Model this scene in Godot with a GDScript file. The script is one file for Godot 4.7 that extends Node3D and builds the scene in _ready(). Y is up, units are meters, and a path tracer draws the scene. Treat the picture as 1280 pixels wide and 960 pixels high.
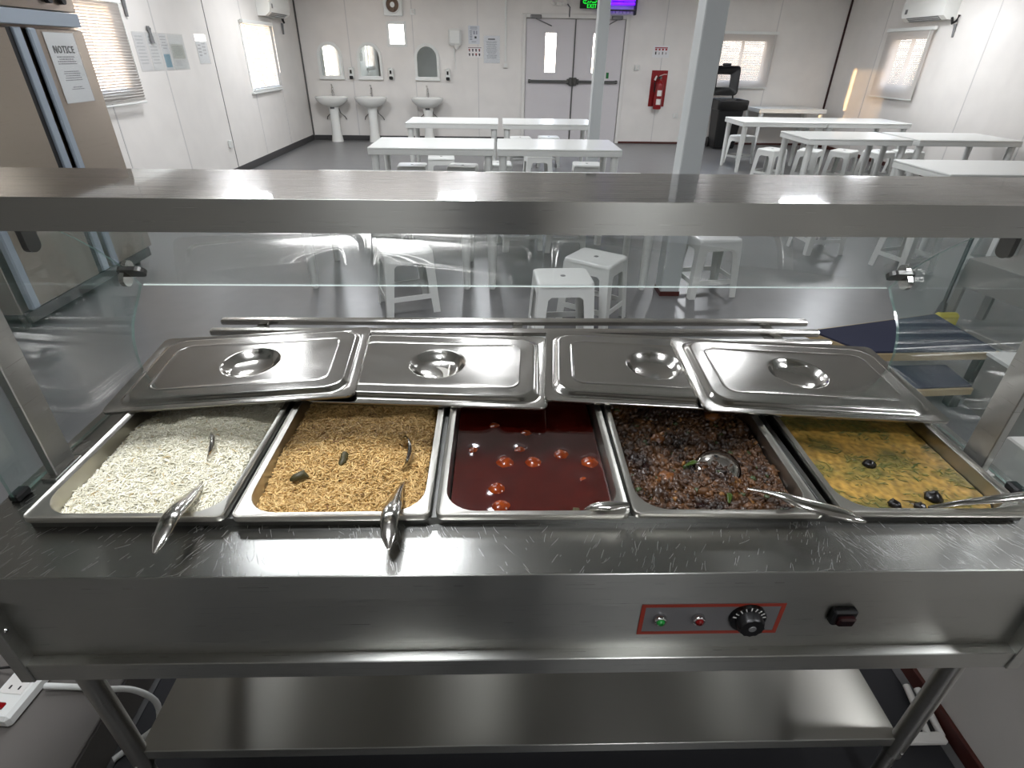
extends Node3D
# A canteen servery: a stainless steel bain-marie counter with five food pans, and the dining hall behind it.

var M := {}
var taken := {}
var rng := RandomNumberGenerator.new()


# ------------------------------------------------------------------ mesh building
class Geo:
	var v := PackedVector3Array()
	var n := PackedVector3Array()
	var t := PackedVector2Array()
	var c := PackedColorArray()
	var ix := PackedInt32Array()
	var colored := false

	func plain_uv(p: Vector3, nn: Vector3) -> Vector2:
		var a := nn.abs()
		if a.y >= a.x and a.y >= a.z:
			return Vector2(p.x, p.z)
		if a.z >= a.x:
			return Vector2(p.x, p.y)
		return Vector2(p.z, p.y)

	func tri(a: Vector3, b: Vector3, d: Vector3, out: Vector3) -> void:
		var nn := (b - a).cross(d - a)
		if nn.length_squared() < 1e-20:
			return
		nn = nn.normalized()
		if nn.dot(out) < 0.0:
			var s := b
			b = d
			d = s
			nn = -nn
		var k := v.size()
		for p in [a, d, b]:
			v.append(p)
			n.append(nn)
			t.append(plain_uv(p, nn))
		ix.append_array([k, k + 1, k + 2])

	func quad(a: Vector3, b: Vector3, d: Vector3, e: Vector3, out: Vector3) -> void:
		tri(a, b, d, out)
		tri(a, d, e, out)

	# a quad with its own 0..1 texture coordinates: a bottom left, b bottom right, d top right, e top left
	func picture(a: Vector3, b: Vector3, d: Vector3, e: Vector3) -> void:
		var nn := (b - a).cross(d - a).normalized()
		var k := v.size()
		v.append_array([a, b, d, e])
		t.append_array([Vector2(0, 1), Vector2(1, 1), Vector2(1, 0), Vector2(0, 0)])
		for i in 4:
			n.append(nn)
		ix.append_array([k, k + 2, k + 1, k, k + 3, k + 2])

	func box(at: Vector3, size: Vector3, bev := 0.0, turn := Basis()) -> Geo:
		var h := size / 2.0
		var b := minf(bev, minf(h.x, minf(h.y, h.z)) * 0.9)
		var P := func(sx: int, sy: int, sz: int, ax: int) -> Vector3:
			var p := Vector3(sx * (h.x - (0.0 if ax == 0 else b)), sy * (h.y - (0.0 if ax == 1 else b)), sz * (h.z - (0.0 if ax == 2 else b)))
			return at + turn * p
		for s in [-1, 1]:
			quad(P.call(s, -1, -1, 0), P.call(s, 1, -1, 0), P.call(s, 1, 1, 0), P.call(s, -1, 1, 0), turn * Vector3(s, 0, 0))
			quad(P.call(-1, s, -1, 1), P.call(1, s, -1, 1), P.call(1, s, 1, 1), P.call(-1, s, 1, 1), turn * Vector3(0, s, 0))
			quad(P.call(-1, -1, s, 2), P.call(1, -1, s, 2), P.call(1, 1, s, 2), P.call(-1, 1, s, 2), turn * Vector3(0, 0, s))
		if b > 0.0:
			for s in [-1, 1]:
				for q in [-1, 1]:
					quad(P.call(s, q, -1, 0), P.call(s, q, 1, 0), P.call(s, q, 1, 1), P.call(s, q, -1, 1), turn * Vector3(s, q, 0))
					quad(P.call(s, -1, q, 0), P.call(s, 1, q, 0), P.call(s, 1, q, 2), P.call(s, -1, q, 2), turn * Vector3(s, 0, q))
					quad(P.call(-1, s, q, 1), P.call(1, s, q, 1), P.call(1, s, q, 2), P.call(-1, s, q, 2), turn * Vector3(0, s, q))
					for w in [-1, 1]:
						tri(P.call(s, q, w, 0), P.call(s, q, w, 1), P.call(s, q, w, 2), turn * Vector3(s, q, w))
		return self

	# box between two corners
	func span(a: Vector3, b: Vector3, bev := 0.0) -> Geo:
		return box((a + b) / 2.0, (b - a).abs(), bev)

	# smooth surface through rings of equally many points; sign +1 keeps, -1 flips the normals
	func loft(rings: Array, closed := true, cap0 := false, cap1 := false, flip := false, tint := Color.WHITE) -> Geo:
		var m: int = rings[0].size()
		var k := v.size()
		var acc := PackedVector3Array()
		acc.resize(m * rings.size())
		var last: int = m if closed else m - 1
		var faces := PackedInt32Array()
		for i in rings.size() - 1:
			for j in last:
				var a := i * m + j
				var b := i * m + (j + 1) % m
				var d := (i + 1) * m + (j + 1) % m
				var e := (i + 1) * m + j
				faces.append_array([a, b, d, a, d, e])
		var pts := PackedVector3Array()
		for r in rings:
			pts.append_array(PackedVector3Array(r))
		for f in range(0, faces.size(), 3):
			var nn := (pts[faces[f + 1]] - pts[faces[f]]).cross(pts[faces[f + 2]] - pts[faces[f]])
			for q in 3:
				acc[faces[f + q]] += nn
		var s := -1.0 if flip else 1.0
		for i in pts.size():
			var nn := (acc[i] * s).normalized()
			v.append(pts[i])
			n.append(nn if nn.length() > 0.5 else Vector3.UP)
			t.append(plain_uv(pts[i], nn))
			if colored:
				c.append(tint)
		for f in range(0, faces.size(), 3):
			if flip:
				ix.append_array([k + faces[f], k + faces[f + 1], k + faces[f + 2]])
			else:
				ix.append_array([k + faces[f], k + faces[f + 2], k + faces[f + 1]])
		if cap0 or cap1:
			var inner := Vector3.ZERO
			for p in pts:
				inner += p
			inner /= pts.size()
			if cap0:
				fan(rings[0], rings[0][0] - rings[1][0])
			if cap1:
				fan(rings[-1], rings[-1][0] - rings[-2][0])
		return self

	func fan(ring: Array, out: Vector3) -> void:
		var mid := Vector3.ZERO
		for p in ring:
			mid += p
		mid /= ring.size()
		for j in ring.size():
			tri(mid, ring[j], ring[(j + 1) % ring.size()], out)

	# a tube along points; each radius a Vector2 (across, up) or float; up tells the frame
	func tube(pts: Array, radii: Array, sides := 10, up := Vector3.UP, caps := true) -> Geo:
		var rings := []
		for i in pts.size():
			var fwd: Vector3 = (pts[min(i + 1, pts.size() - 1)] - pts[max(i - 1, 0)]).normalized()
			var u := up
			if absf(fwd.dot(u)) > 0.98:
				u = Vector3.RIGHT if absf(fwd.x) < 0.9 else Vector3.BACK
			var side := fwd.cross(u).normalized()
			var high := side.cross(fwd).normalized()
			var r = radii[min(i, radii.size() - 1)]
			var rx: float = r.x if r is Vector2 else r
			var ry: float = r.y if r is Vector2 else r
			var ring := []
			for j in sides:
				var a := TAU * j / sides
				ring.append(pts[i] + side * cos(a) * rx + high * sin(a) * ry)
			rings.append(ring)
		return loft(rings, true, caps, caps, true)

	# profile of Vector2(radius, height) from bottom to top turned round y; sx, sz stretch it
	func lathe(profile: Array, at := Vector3.ZERO, segs := 20, sx := 1.0, sz := 1.0, caps := true) -> Geo:
		var rings := []
		for p in profile:
			var ring := []
			for j in segs:
				var a := TAU * j / segs
				ring.append(at + Vector3(cos(a) * p.x * sx, p.y, -sin(a) * p.x * sz))
			rings.append(ring)
		return loft(rings, true, caps, caps, false)

	# polygon in a plane (origin, along, rise) pushed by depth
	func prism(poly: PackedVector2Array, origin: Vector3, along: Vector3, rise: Vector3, push: Vector3) -> Geo:
		var tris := Geometry2D.triangulate_polygon(poly)
		var P := func(q: Vector2) -> Vector3: return origin + along * q.x + rise * q.y
		for i in range(0, tris.size(), 3):
			var a: Vector3 = P.call(poly[tris[i]])
			var b: Vector3 = P.call(poly[tris[i + 1]])
			var d: Vector3 = P.call(poly[tris[i + 2]])
			tri(a, b, d, -push)
			tri(a + push, b + push, d + push, push)
		var mid := Vector2.ZERO
		for q in poly:
			mid += q
		mid /= poly.size()
		var ccw := not Geometry2D.is_polygon_clockwise(poly)
		for i in poly.size():
			var p := poly[i]
			var q := poly[(i + 1) % poly.size()]
			var o2 := Vector2(q.y - p.y, p.x - q.x)
			if not ccw:
				o2 = -o2
			quad(P.call(p), P.call(q), P.call(q) + push, P.call(p) + push, along * o2.x + rise * o2.y)
		return self

	func mesh() -> ArrayMesh:
		var arr := []
		arr.resize(Mesh.ARRAY_MAX)
		arr[Mesh.ARRAY_VERTEX] = v
		arr[Mesh.ARRAY_NORMAL] = n
		arr[Mesh.ARRAY_TEX_UV] = t
		if colored:
			arr[Mesh.ARRAY_COLOR] = c
		arr[Mesh.ARRAY_INDEX] = ix
		var m := ArrayMesh.new()
		m.add_surface_from_arrays(Mesh.PRIMITIVE_TRIANGLES, arr)
		return m


func geo() -> Geo:
	return Geo.new()


# rounded rectangle in the x-z plane at height y, k points to a corner
func rrect(hx: float, hz: float, r: float, y: float, k := 5, at := Vector3.ZERO) -> Array:
	var out := []
	for q in 4:
		var cx: float = (hx - r) * [1, -1, -1, 1][q]
		var cz: float = (hz - r) * [1, 1, -1, -1][q]
		for j in k:
			var a: float = PI / 2 * q + PI / 2 * j / (k - 1)
			out.append(at + Vector3(cx + cos(a) * r, y, cz + sin(a) * r))
	return out


# ------------------------------------------------------------------ scene tree
func numbered(called: String) -> String:
	if not taken.has(called):
		taken[called] = 0
		return called
	taken[called] += 1
	return "%s_%03d" % [called, taken[called]]


func put(called: String, g, m: Material, parent: Node3D = null, at := Vector3.ZERO) -> MeshInstance3D:
	var o := MeshInstance3D.new()
	o.mesh = g.mesh() if g is Geo else g
	o.material_override = m
	o.position = at
	if parent:
		o.name = called
		parent.add_child(o, true)
	else:
		o.name = numbered(called)
		add_child(o)
	return o


func tag(o: Node3D, label: String, category: String, group := "", kind := "") -> Node3D:
	if label:
		o.set_meta("label", label)
	if category:
		o.set_meta("category", category)
	if group:
		o.set_meta("group", group)
	if kind:
		o.set_meta("kind", kind)
	return o


func thing(called: String, label: String, category: String, at := Vector3.ZERO, turn := 0.0, group := "", kind := "") -> Node3D:
	var o := Node3D.new()
	o.name = numbered(called)
	add_child(o)
	o.position = at
	o.rotation.y = turn
	tag(o, label, category, group, kind)
	return o


func structure(called: String, label := "") -> Node3D:
	var o := Node3D.new()
	o.name = called
	add_child(o)
	o.set_meta("kind", "structure")
	if label:
		o.set_meta("label", label)
	return o


func copy(of: Node3D, label: String, at: Vector3, turn := 0.0) -> Node3D:
	var o: Node3D = of.duplicate()
	o.name = numbered(String(of.name))
	add_child(o)
	o.position = at
	o.rotation.y = turn
	o.set_meta("label", label)
	return o


# ------------------------------------------------------------------ materials
func mat(called: String, color: Color, rough := 0.6, metal := 0.0) -> StandardMaterial3D:
	var m := StandardMaterial3D.new()
	m.resource_name = called
	m.albedo_color = color
	m.roughness = rough
	m.metallic = metal
	M[called] = m
	return m


func noise_tex(freq: float, lo: Color, hi: Color, size := 256, octaves := 4, s := 1) -> NoiseTexture2D:
	var f := FastNoiseLite.new()
	f.seed = s
	f.frequency = freq
	f.fractal_octaves = octaves
	var t := NoiseTexture2D.new()
	t.width = size
	t.height = size
	t.seamless = true
	t.noise = f
	var g := Gradient.new()
	g.set_color(0, lo)
	g.set_color(1, hi)
	t.color_ramp = g
	return t


# the fine grain of brushed steel along u, as a roughness map
func brushed_tex(size: int, base: float, vary: float, s: int) -> ImageTexture:
	var r := RandomNumberGenerator.new()
	r.seed = s
	var im := Image.create(size, size, false, Image.FORMAT_L8)
	for y in size:
		var row := base + r.randf_range(-vary, vary)
		var k := row
		for x in size:
			if x % 16 == 0:
				k = lerpf(k, row + r.randf_range(-vary, vary) * 0.4, 0.5)
			im.set_pixel(x, y, Color(k, k, k))
	return ImageTexture.create_from_image(im)


# scratches scored into the worktop by years of sliding pans: [roughness, metalness]
func scratch_tex(w: int, h: int, base: float, vary: float, count: int, s: int) -> Array:
	var r := RandomNumberGenerator.new()
	r.seed = s
	var rough := Image.create(w, h, false, Image.FORMAT_L8)
	var metal := Image.create(w, h, false, Image.FORMAT_L8)
	metal.fill(Color.WHITE)
	for y in h:
		var k := base + r.randf_range(-vary, vary)
		for x in w:
			rough.set_pixel(x, y, Color(k, k, k))
	for i in count:
		var p := Vector2(r.randf() * w, r.randf() * h)
		# most scratches run towards the operator, fanning out to either side
		var a := PI / 2 + (0.5 if p.x < w * 0.5 else -0.4) + r.randfn(0.0, 0.1)
		if r.randf() < 0.08:
			a = r.randf() * PI
		if fmod(absf(sin(floor(p.x / 150.0) * 12.9) * 437.5), 1.0) < 0.45 and r.randf() < 0.8:
			continue   # scored in clusters
		var l := r.randf_range(6, 48)
		var bend := r.randfn(0.0, 0.006)
		var deep := r.randf_range(0.6, 0.93)
		for q in int(l):
			p += Vector2(cos(a), sin(a))
			a += bend
			var px := posmod(int(p.x), w)
			var py := posmod(int(p.y), h)
			rough.set_pixel(px, py, Color(0.42, 0.42, 0.42))
			metal.set_pixel(px, py, Color.WHITE * deep)
	return [ImageTexture.create_from_image(rough), ImageTexture.create_from_image(metal)]


func steel(called: String, color: Color, tex: Texture2D, scale := 2.0, aniso := -0.95) -> StandardMaterial3D:
	var m := mat(called, color, 1.0, 1.0)
	m.roughness_texture = tex
	m.uv1_scale = Vector3(scale, scale * 2.0, 1)
	if aniso != 0.0:
		m.anisotropy_enabled = true
		m.anisotropy = aniso
	return m


# a printed sheet: pale paper with blocks and rows of grey marks too small to read
func sheet_tex(w: int, h: int, paper: Color, blocks: Array) -> ImageTexture:
	var im := Image.create(w, h, false, Image.FORMAT_RGB8)
	im.fill(paper)
	for b in blocks:   # [x, y, w, h, colour, rows] as shares of the sheet; rows 0 fills
		var x := int(b[0] * w)
		var y := int(b[1] * h)
		var bw := int(b[2] * w)
		var bh := int(b[3] * h)
		if b[5] == 0:
			im.fill_rect(Rect2i(x, y, bw, bh), b[4])
		else:
			for k in b[5]:
				var yy: int = y + bh * k / b[5]
				var th: int = max(1, int(bh / b[5] * 0.5))
				var inset := int(bw * rng.randf_range(0.0, 0.18))
				var xx := x + inset
				while xx < x + bw - inset:
					var ww := int(w * rng.randf_range(0.03, 0.09))
					im.fill_rect(Rect2i(xx, yy, min(ww, x + bw - inset - xx), th), b[4])
					xx += ww + max(1, int(w * 0.015))
	return ImageTexture.create_from_image(im)


func materials() -> void:
	var br := brushed_tex(512, 0.31, 0.035, 11)
	steel("steel", Color(0.66, 0.655, 0.635), br)
	steel("steel_fascia", Color(0.68, 0.68, 0.66), br)
	var sh := steel("steel_shelf", Color(0.52, 0.5, 0.48), brushed_tex(512, 0.26, 0.03, 13), 2.0, -0.95)
	sh.clearcoat_enabled = true
	sh.clearcoat = 1.0
	sh.clearcoat_roughness = 0.04
	var sc := scratch_tex(2048, 2048, 0.25, 0.02, 7000, 12)
	var top := steel("steel_top", Color(0.68, 0.68, 0.665), sc[0], 1.0, -0.8)
	top.metallic_texture = sc[1]
	top.uv1_scale = Vector3(1.0, 1.0, 1.0)
	steel("steel_fridge", Color(0.64, 0.6, 0.55), br, 2.0, -0.9)
	var soft := mat("steel_pan", Color(0.74, 0.73, 0.7), 0.36, 1.0)
	soft.roughness_texture = noise_tex(0.02, Color(0.75, 0.75, 0.75), Color(1, 1, 1))
	soft.uv1_triplanar = true
	soft.uv1_scale = Vector3(3, 3, 3)
	var lid := mat("steel_lid", Color(0.72, 0.71, 0.69), 0.2, 1.0)
	lid.roughness_texture = noise_tex(0.015, Color(0.7, 0.7, 0.7), Color(1, 1, 1), 256, 4, 14)
	lid.uv1_scale = Vector3(3, 3, 1)
	mat("steel_spoon", Color(0.75, 0.74, 0.72), 0.14, 1.0)
	mat("steel_dark", Color(0.42, 0.42, 0.41), 0.35, 1.0)
	mat("chrome", Color(0.8, 0.8, 0.8), 0.08, 1.0)
	var wall := mat("wall_paint", Color(0.88, 0.865, 0.845), 0.45)
	wall.albedo_texture = noise_tex(0.01, Color(0.965, 0.965, 0.965), Color(1, 1, 1), 256, 3, 4)
	wall.uv1_triplanar = true
	wall.uv1_scale = Vector3(0.7, 0.7, 0.7)
	mat("ceiling_paint", Color(0.9, 0.89, 0.87), 0.6)
	mat("joint", Color(0.36, 0.35, 0.34), 0.7)
	mat("joint_pale", Color(0.78, 0.77, 0.76), 0.7)
	mat("joint_red", Color(0.2, 0.07, 0.06), 0.6)
	mat("skirting", Color(0.24, 0.235, 0.235), 0.45)
	mat("skirting_brown", Color(0.28, 0.11, 0.08), 0.5)
	var fl := mat("vinyl", Color(0.43, 0.43, 0.43), 0.3)
	fl.albedo_texture = noise_tex(0.012, Color(0.95, 0.95, 0.95), Color(1, 1, 1), 512, 3, 7)
	fl.uv1_triplanar = true
	fl.uv1_world_triplanar = true
	fl.uv1_scale = Vector3(0.8, 0.8, 0.8)
	mat("white_plastic", Color(0.86, 0.865, 0.85), 0.28)
	mat("white_gloss", Color(0.9, 0.9, 0.88), 0.12)
	mat("white_matt", Color(0.85, 0.84, 0.82), 0.5)
	mat("column_paint", Color(0.72, 0.735, 0.735), 0.4)
	mat("door_paint", Color(0.8, 0.785, 0.79), 0.4)
	mat("black_plastic", Color(0.035, 0.035, 0.037), 0.42)
	mat("black_gloss", Color(0.02, 0.02, 0.02), 0.2)
	mat("grey_plastic", Color(0.45, 0.45, 0.45), 0.5)
	mat("red_paint", Color(0.52, 0.05, 0.07), 0.3)
	mat("red_print", Color(0.6, 0.2, 0.13), 0.45)
	mat("film_blue", Color(0.56, 0.6, 0.64), 0.35)
	mat("blue_carpet", Color(0.12, 0.135, 0.22), 0.95)
	mat("pine", Color(0.62, 0.55, 0.42), 0.6)
	mat("yellow_rubber", Color(0.72, 0.68, 0.18), 0.5)
	mat("mirror", Color(0.86, 0.9, 0.9), 0.03, 1.0)
	mat("amber_gap", Color(0.42, 0.34, 0.28), 0.6)
	var slat := mat("blind_slat", Color(0.82, 0.8, 0.78), 0.5)
	slat.backlight_enabled = true
	slat.backlight = Color(0.34, 0.32, 0.32)
	var g := mat("glass", Color(0.5, 0.66, 0.63, 0.07), 0.0)
	g.transparency = BaseMaterial3D.TRANSPARENCY_ALPHA
	g = mat("glass_side", Color(0.4, 0.55, 0.53, 0.1), 0.0)
	g.transparency = BaseMaterial3D.TRANSPARENCY_ALPHA
	g = mat("glass_edge", Color(0.9, 0.95, 0.93, 0.9), 0.1)
	g.transparency = BaseMaterial3D.TRANSPARENCY_ALPHA
	g = mat("glass_edge_green", Color(0.5, 0.64, 0.6, 0.7), 0.1)
	g.transparency = BaseMaterial3D.TRANSPARENCY_ALPHA
	g = mat("window_glass", Color(0.9, 0.95, 0.95, 0.04), 0.0)
	g.transparency = BaseMaterial3D.TRANSPARENCY_ALPHA
	g = mat("plastic_pocket", Color(0.9, 0.92, 0.92, 0.06), 0.05)
	g.transparency = BaseMaterial3D.TRANSPARENCY_ALPHA
	var e := mat("lamp_face", Color(0.95, 0.95, 0.95), 0.4)
	e.emission_enabled = true
	e.emission = Color(0.93, 0.97, 1.0)
	e.emission_energy_multiplier = 3.0
	e = mat("exit_green", Color(0.05, 0.5, 0.12), 0.4)
	e.emission_enabled = true
	e.emission = Color(0.1, 0.95, 0.25)
	e.emission_energy_multiplier = 0.8
	e = mat("uv_purple", Color(0.3, 0.1, 0.9), 0.4)
	e.emission_enabled = true
	e.emission = Color(0.42, 0.1, 1.0)
	e.emission_energy_multiplier = 1.6
	mat("exit_plate", Color(0.06, 0.42, 0.2), 0.4)
	mat("sticker_grey", Color(0.44, 0.435, 0.44), 0.4)
	mat("lens_green", Color(0.08, 0.42, 0.16), 0.15)
	mat("lens_red", Color(0.36, 0.03, 0.03), 0.15)
	mat("dark_slate", Color(0.13, 0.13, 0.145), 0.7)  # for the added sheet that darkens the floor
	mat("switch_red", Color(0.1, 0.012, 0.016), 0.2)
	mat("red_switch", Color(0.5, 0.04, 0.06), 0.2)
	mat("bench_grey", Color(0.5, 0.49, 0.47), 0.5)
	mat("plinth_grey", Color(0.38, 0.365, 0.35), 0.5)
	mat("green_veg", Color(0.2, 0.27, 0.07), 0.3)
	var lo := mat("steel_shelf_low", Color(0.58, 0.57, 0.545), 0.3, 1.0)
	lo.anisotropy_enabled = true
	lo.anisotropy = -0.95


# ------------------------------------------------------------------ start
func _ready() -> void:
	rng.seed = 20240611
	# camera
	var cam := Camera3D.new()
	cam.name = "camera"
	cam.fov = rad_to_deg(2.0 * atan(480.0 / 690.0))
	cam.near = 0.02
	cam.far = 200.0
	cam.transform = Transform3D(Basis(Vector3(0.99966, 0.01338, 0.02239), Vector3(0, 0.858398, -0.512984), Vector3(-0.026078, 0.512809, 0.858106)), Vector3(0, 1.53, 0))
	add_child(cam)
	cam.current = true
	# sky and exposure
	var env := Environment.new()
	env.background_mode = Environment.BG_SKY
	var sky := Sky.new()
	var sm := ProceduralSkyMaterial.new()
	sm.sky_top_color = Color(0.72, 0.82, 0.95)
	sm.sky_horizon_color = Color(1.0, 0.96, 0.92)
	sm.ground_bottom_color = Color(0.72, 0.66, 0.6)
	sm.ground_horizon_color = Color(0.95, 0.88, 0.8)
	sm.sky_energy_multiplier = 3.0
	sm.ground_energy_multiplier = 3.0
	sky.sky_material = sm
	env.sky = sky
	env.tonemap_mode = Environment.TONE_MAPPER_LINEAR
	env.tonemap_exposure = 1.2
	env.sdfgi_enabled = true
	env.ssao_enabled = true
	env.ssil_enabled = true
	var we := WorldEnvironment.new()
	we.name = "world"
	we.environment = env
	add_child(we)
	# low warm sun from beyond the left wall
	var sun := DirectionalLight3D.new()
	sun.name = "sun"
	sun.light_color = Color(1.0, 0.8, 0.55)
	sun.light_energy = 3.0
	sun.light_angular_distance = 0.5
	sun.shadow_enabled = true
	add_child(sun)
	sun.look_at_from_position(Vector3.ZERO, Vector3(10.21, -0.48, -0.82), Vector3.UP)
	materials()
	room()
	ceiling_lights()
	windows()
	back_wall_things()
	left_wall_things()
	right_wall_things()
	columns_and_tables()
	stools()
	kitchen_fridge()
	counter()
	sneeze_guard()
	pans_and_food()
	lids()
	spoons()
	low_things()
	photographer()


# ------------------------------------------------------------------ the room
const XL := -3.69
const XR := 6.52
const ZB := -12.16
const ZF := 2.4
const CEIL := 2.6


func wall(called: String, label: String, origin: Vector3, along: Vector3, out: Vector3, length: float, seams: Array, holes: Array) -> Node3D:
	var w := structure(called, label)
	var cuts := [0.0] + seams + [length]
	for i in cuts.size() - 1:
		var g := geo()
		var us := [cuts[i], cuts[i + 1]]
		for h in holes:
			for u in [h[0], h[1]]:
				if u > cuts[i] and u < cuts[i + 1]:
					us.append(u)
		us.sort()
		for k in us.size() - 1:
			var mid: float = (us[k] + us[k + 1]) / 2.0
			var free := [[0.0, CEIL]]
			for h in holes:
				if mid > h[0] and mid < h[1]:
					free = []
					if h[2] > 0.0:
						free.append([0.0, h[2]])
					free.append([h[3], CEIL])
			for f in free:
				g.span(origin + along * us[k] + Vector3.UP * f[0], origin + along * us[k + 1] + Vector3.UP * f[1] + out * 0.08)
		put("panel", g, M.wall_paint, w)
		if i > 0:
			var m: Material = M.joint if absf(cuts[i] - 10.83) < 0.01 and called == "wall_left" else M.joint_pale
			put("joint_strip", geo().span(origin + along * (cuts[i] - 0.008) - out * 0.003, origin + along * (cuts[i] + 0.008) + Vector3.UP * CEIL), m, w)
	return w


func room() -> void:
	var f := put("floor", geo().span(Vector3(XL - 0.1, -0.1, ZB - 0.1), Vector3(XR + 0.1, 0, ZF + 0.1)), M.vinyl)
	tag(f, "grey vinyl floor of the canteen", "", "", "structure")
	var c := put("ceiling", geo().span(Vector3(XL - 0.1, CEIL, ZB - 0.1), Vector3(XR + 0.1, CEIL + 0.1, ZF + 0.1)), M.ceiling_paint)
	tag(c, "white flat ceiling of the canteen", "", "", "structure")
	# u runs from the kitchen end (z = ZF) to the back
	var z := func(a: float) -> float: return ZF - a
	wall("wall_left", "white panelled wall with two blinded windows", Vector3(XL, 0, ZF), Vector3.FORWARD, Vector3.LEFT, ZF - ZB, [3.6, 4.8, 6.0, 7.2, 8.4, 9.55, 10.83, 12.0, 13.2], [[z.call(-5.33), z.call(-6.33), 1.14, 1.9], [z.call(-9.47), z.call(-10.7), 0.99, 1.9]])
	wall("wall_right", "white panelled wall with one blinded window", Vector3(XR, 0, ZF), Vector3.FORWARD, Vector3.RIGHT, ZF - ZB, [3.6, 4.8, 6.0, 7.2, 8.4, 9.7, 10.9, 13.3], [[z.call(-9.67), z.call(-10.53), 1.14, 1.86]])
	wall("wall_back", "white panelled end wall with basins and double door", Vector3(XL - 0.08, 0, ZB), Vector3.RIGHT, Vector3.FORWARD, XR - XL + 0.16, [1.0, 2.2, 3.4, 6.9, 9.0], [[1.72, 2.08, 1.62, 2.02], [4.297, 6.15, 0.0, 2.11], [7.96, 8.9, 1.11, 1.85]])
	wall("wall_front", "white panelled kitchen wall behind the counter", Vector3(XL - 0.08, 0, ZF), Vector3.RIGHT, Vector3.BACK, XR - XL + 0.16, [1.2, 2.4, 3.6, 4.8, 6.0, 7.2, 8.4], [])
	var b := structure("baseboard_left", "dark grey skirting along the left wall")
	put("board", geo().span(Vector3(XL, 0, ZB), Vector3(XL + 0.015, 0.1, ZF), 0.003), M.skirting, b)
	b = structure("baseboard_back", "skirting along the end wall, dark grey then brown")
	put("board", geo().span(Vector3(XL, 0, ZB), Vector3(0.46, 0.09, ZB + 0.015), 0.003), M.skirting, b)
	put("board", geo().span(Vector3(2.45, 0, ZB), Vector3(XR, 0.035, ZB + 0.015), 0.003), M.skirting_brown, b)
	b = structure("baseboard_right", "brown skirting along the right wall")
	put("board", geo().span(Vector3(XR - 0.015, 0, ZB), Vector3(XR, 0.06, ZF), 0.003), M.skirting_brown, b)
	b = structure("trim_1", "dark red strip in the far corner beside the end window")
	put("strip", geo().span(Vector3(XR - 0.03, 0, ZB), Vector3(XR, CEIL, ZB + 0.03), 0.004), M.joint_red, b)
	b = structure("trim_2", "grey strip in the far corner beside the basins")
	put("strip", geo().span(Vector3(XL, 0, ZB), Vector3(XL + 0.025, CEIL, ZB + 0.025), 0.004), M.joint, b)


func ceiling_lights() -> void:
	var spots := [[-2.7, -6.2, 0.4, "above the fridge end of the left wall"], [-0.45, -6.2, 0.4, "over the paired tables nearer the counter"], [3.4, -6.2, 0.4, "over the right-hand tables nearer the counter"],
		[-2.5, -9.2, 0.4, "over the basin side of the hall"], [-0.35, -9.2, 0.4, "over the far paired tables"], [3.2, -9.2, 0.4, "over the middle right-hand tables"], [5.4, -8.6, 0.4, "beside the right wall window"],
		[-2.0, -4.2, 0.28, "beyond the counter, in line with the fridge"], [-0.1, -4.2, 0.28, "over the table just beyond the counter"], [2.1, -4.2, 0.28, "over the blue carpeted step"],
		[-0.8, -2.25, 1.2, "just beyond the serving counter"], [-0.37, -0.56, 0.401, "over the counter's kitchen side, towards the fridge"], [2.3, -0.56, 0.401, "over the counter's kitchen side, beyond the low wall"], [0.9, 1.7, 0.4, "over the kitchen behind the counter"]]
	for s in spots:
		var t := thing("ceiling_light", ("square white ceiling light " if s[2] < 1.0 else "long white ceiling light ") + s[3], "light", Vector3(s[0], CEIL, s[1]), 0.0, "square lights set in the ceiling")
		var deep: float = 0.36 if s[2] > 1.0 else (0.16 if s[2] > 0.4 else s[2])
		put("frame", geo().box(Vector3(0, -0.008, 0), Vector3(s[2] + 0.06, 0.016, deep + 0.06), 0.004), M.white_plastic, t)
		put("diffuser", geo().box(Vector3(0, -0.019, 0), Vector3(s[2], 0.006, deep), 0.002), M.lamp_face, t)
		var l := AreaLight3D.new()
		l.name = "lamp"
		l.area_size = Vector2(s[2], deep)
		l.light_energy = 2.0 if s[2] > 1.0 else (0.8 if s[2] < 0.3 else (2.8 if s[2] > 0.4 else (2.0 if s[1] > 0.0 else (3.7 if s[1] < -8.0 else 2.7))))
		l.light_color = Color(0.97, 0.98, 1.0)
		l.light_size = 0.4
		l.area_range = 30.0
		l.area_attenuation = 2.0
		l.shadow_enabled = true
		l.position = Vector3(0, -0.026, 0)
		l.rotation_degrees.x = -90
		t.add_child(l)


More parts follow.
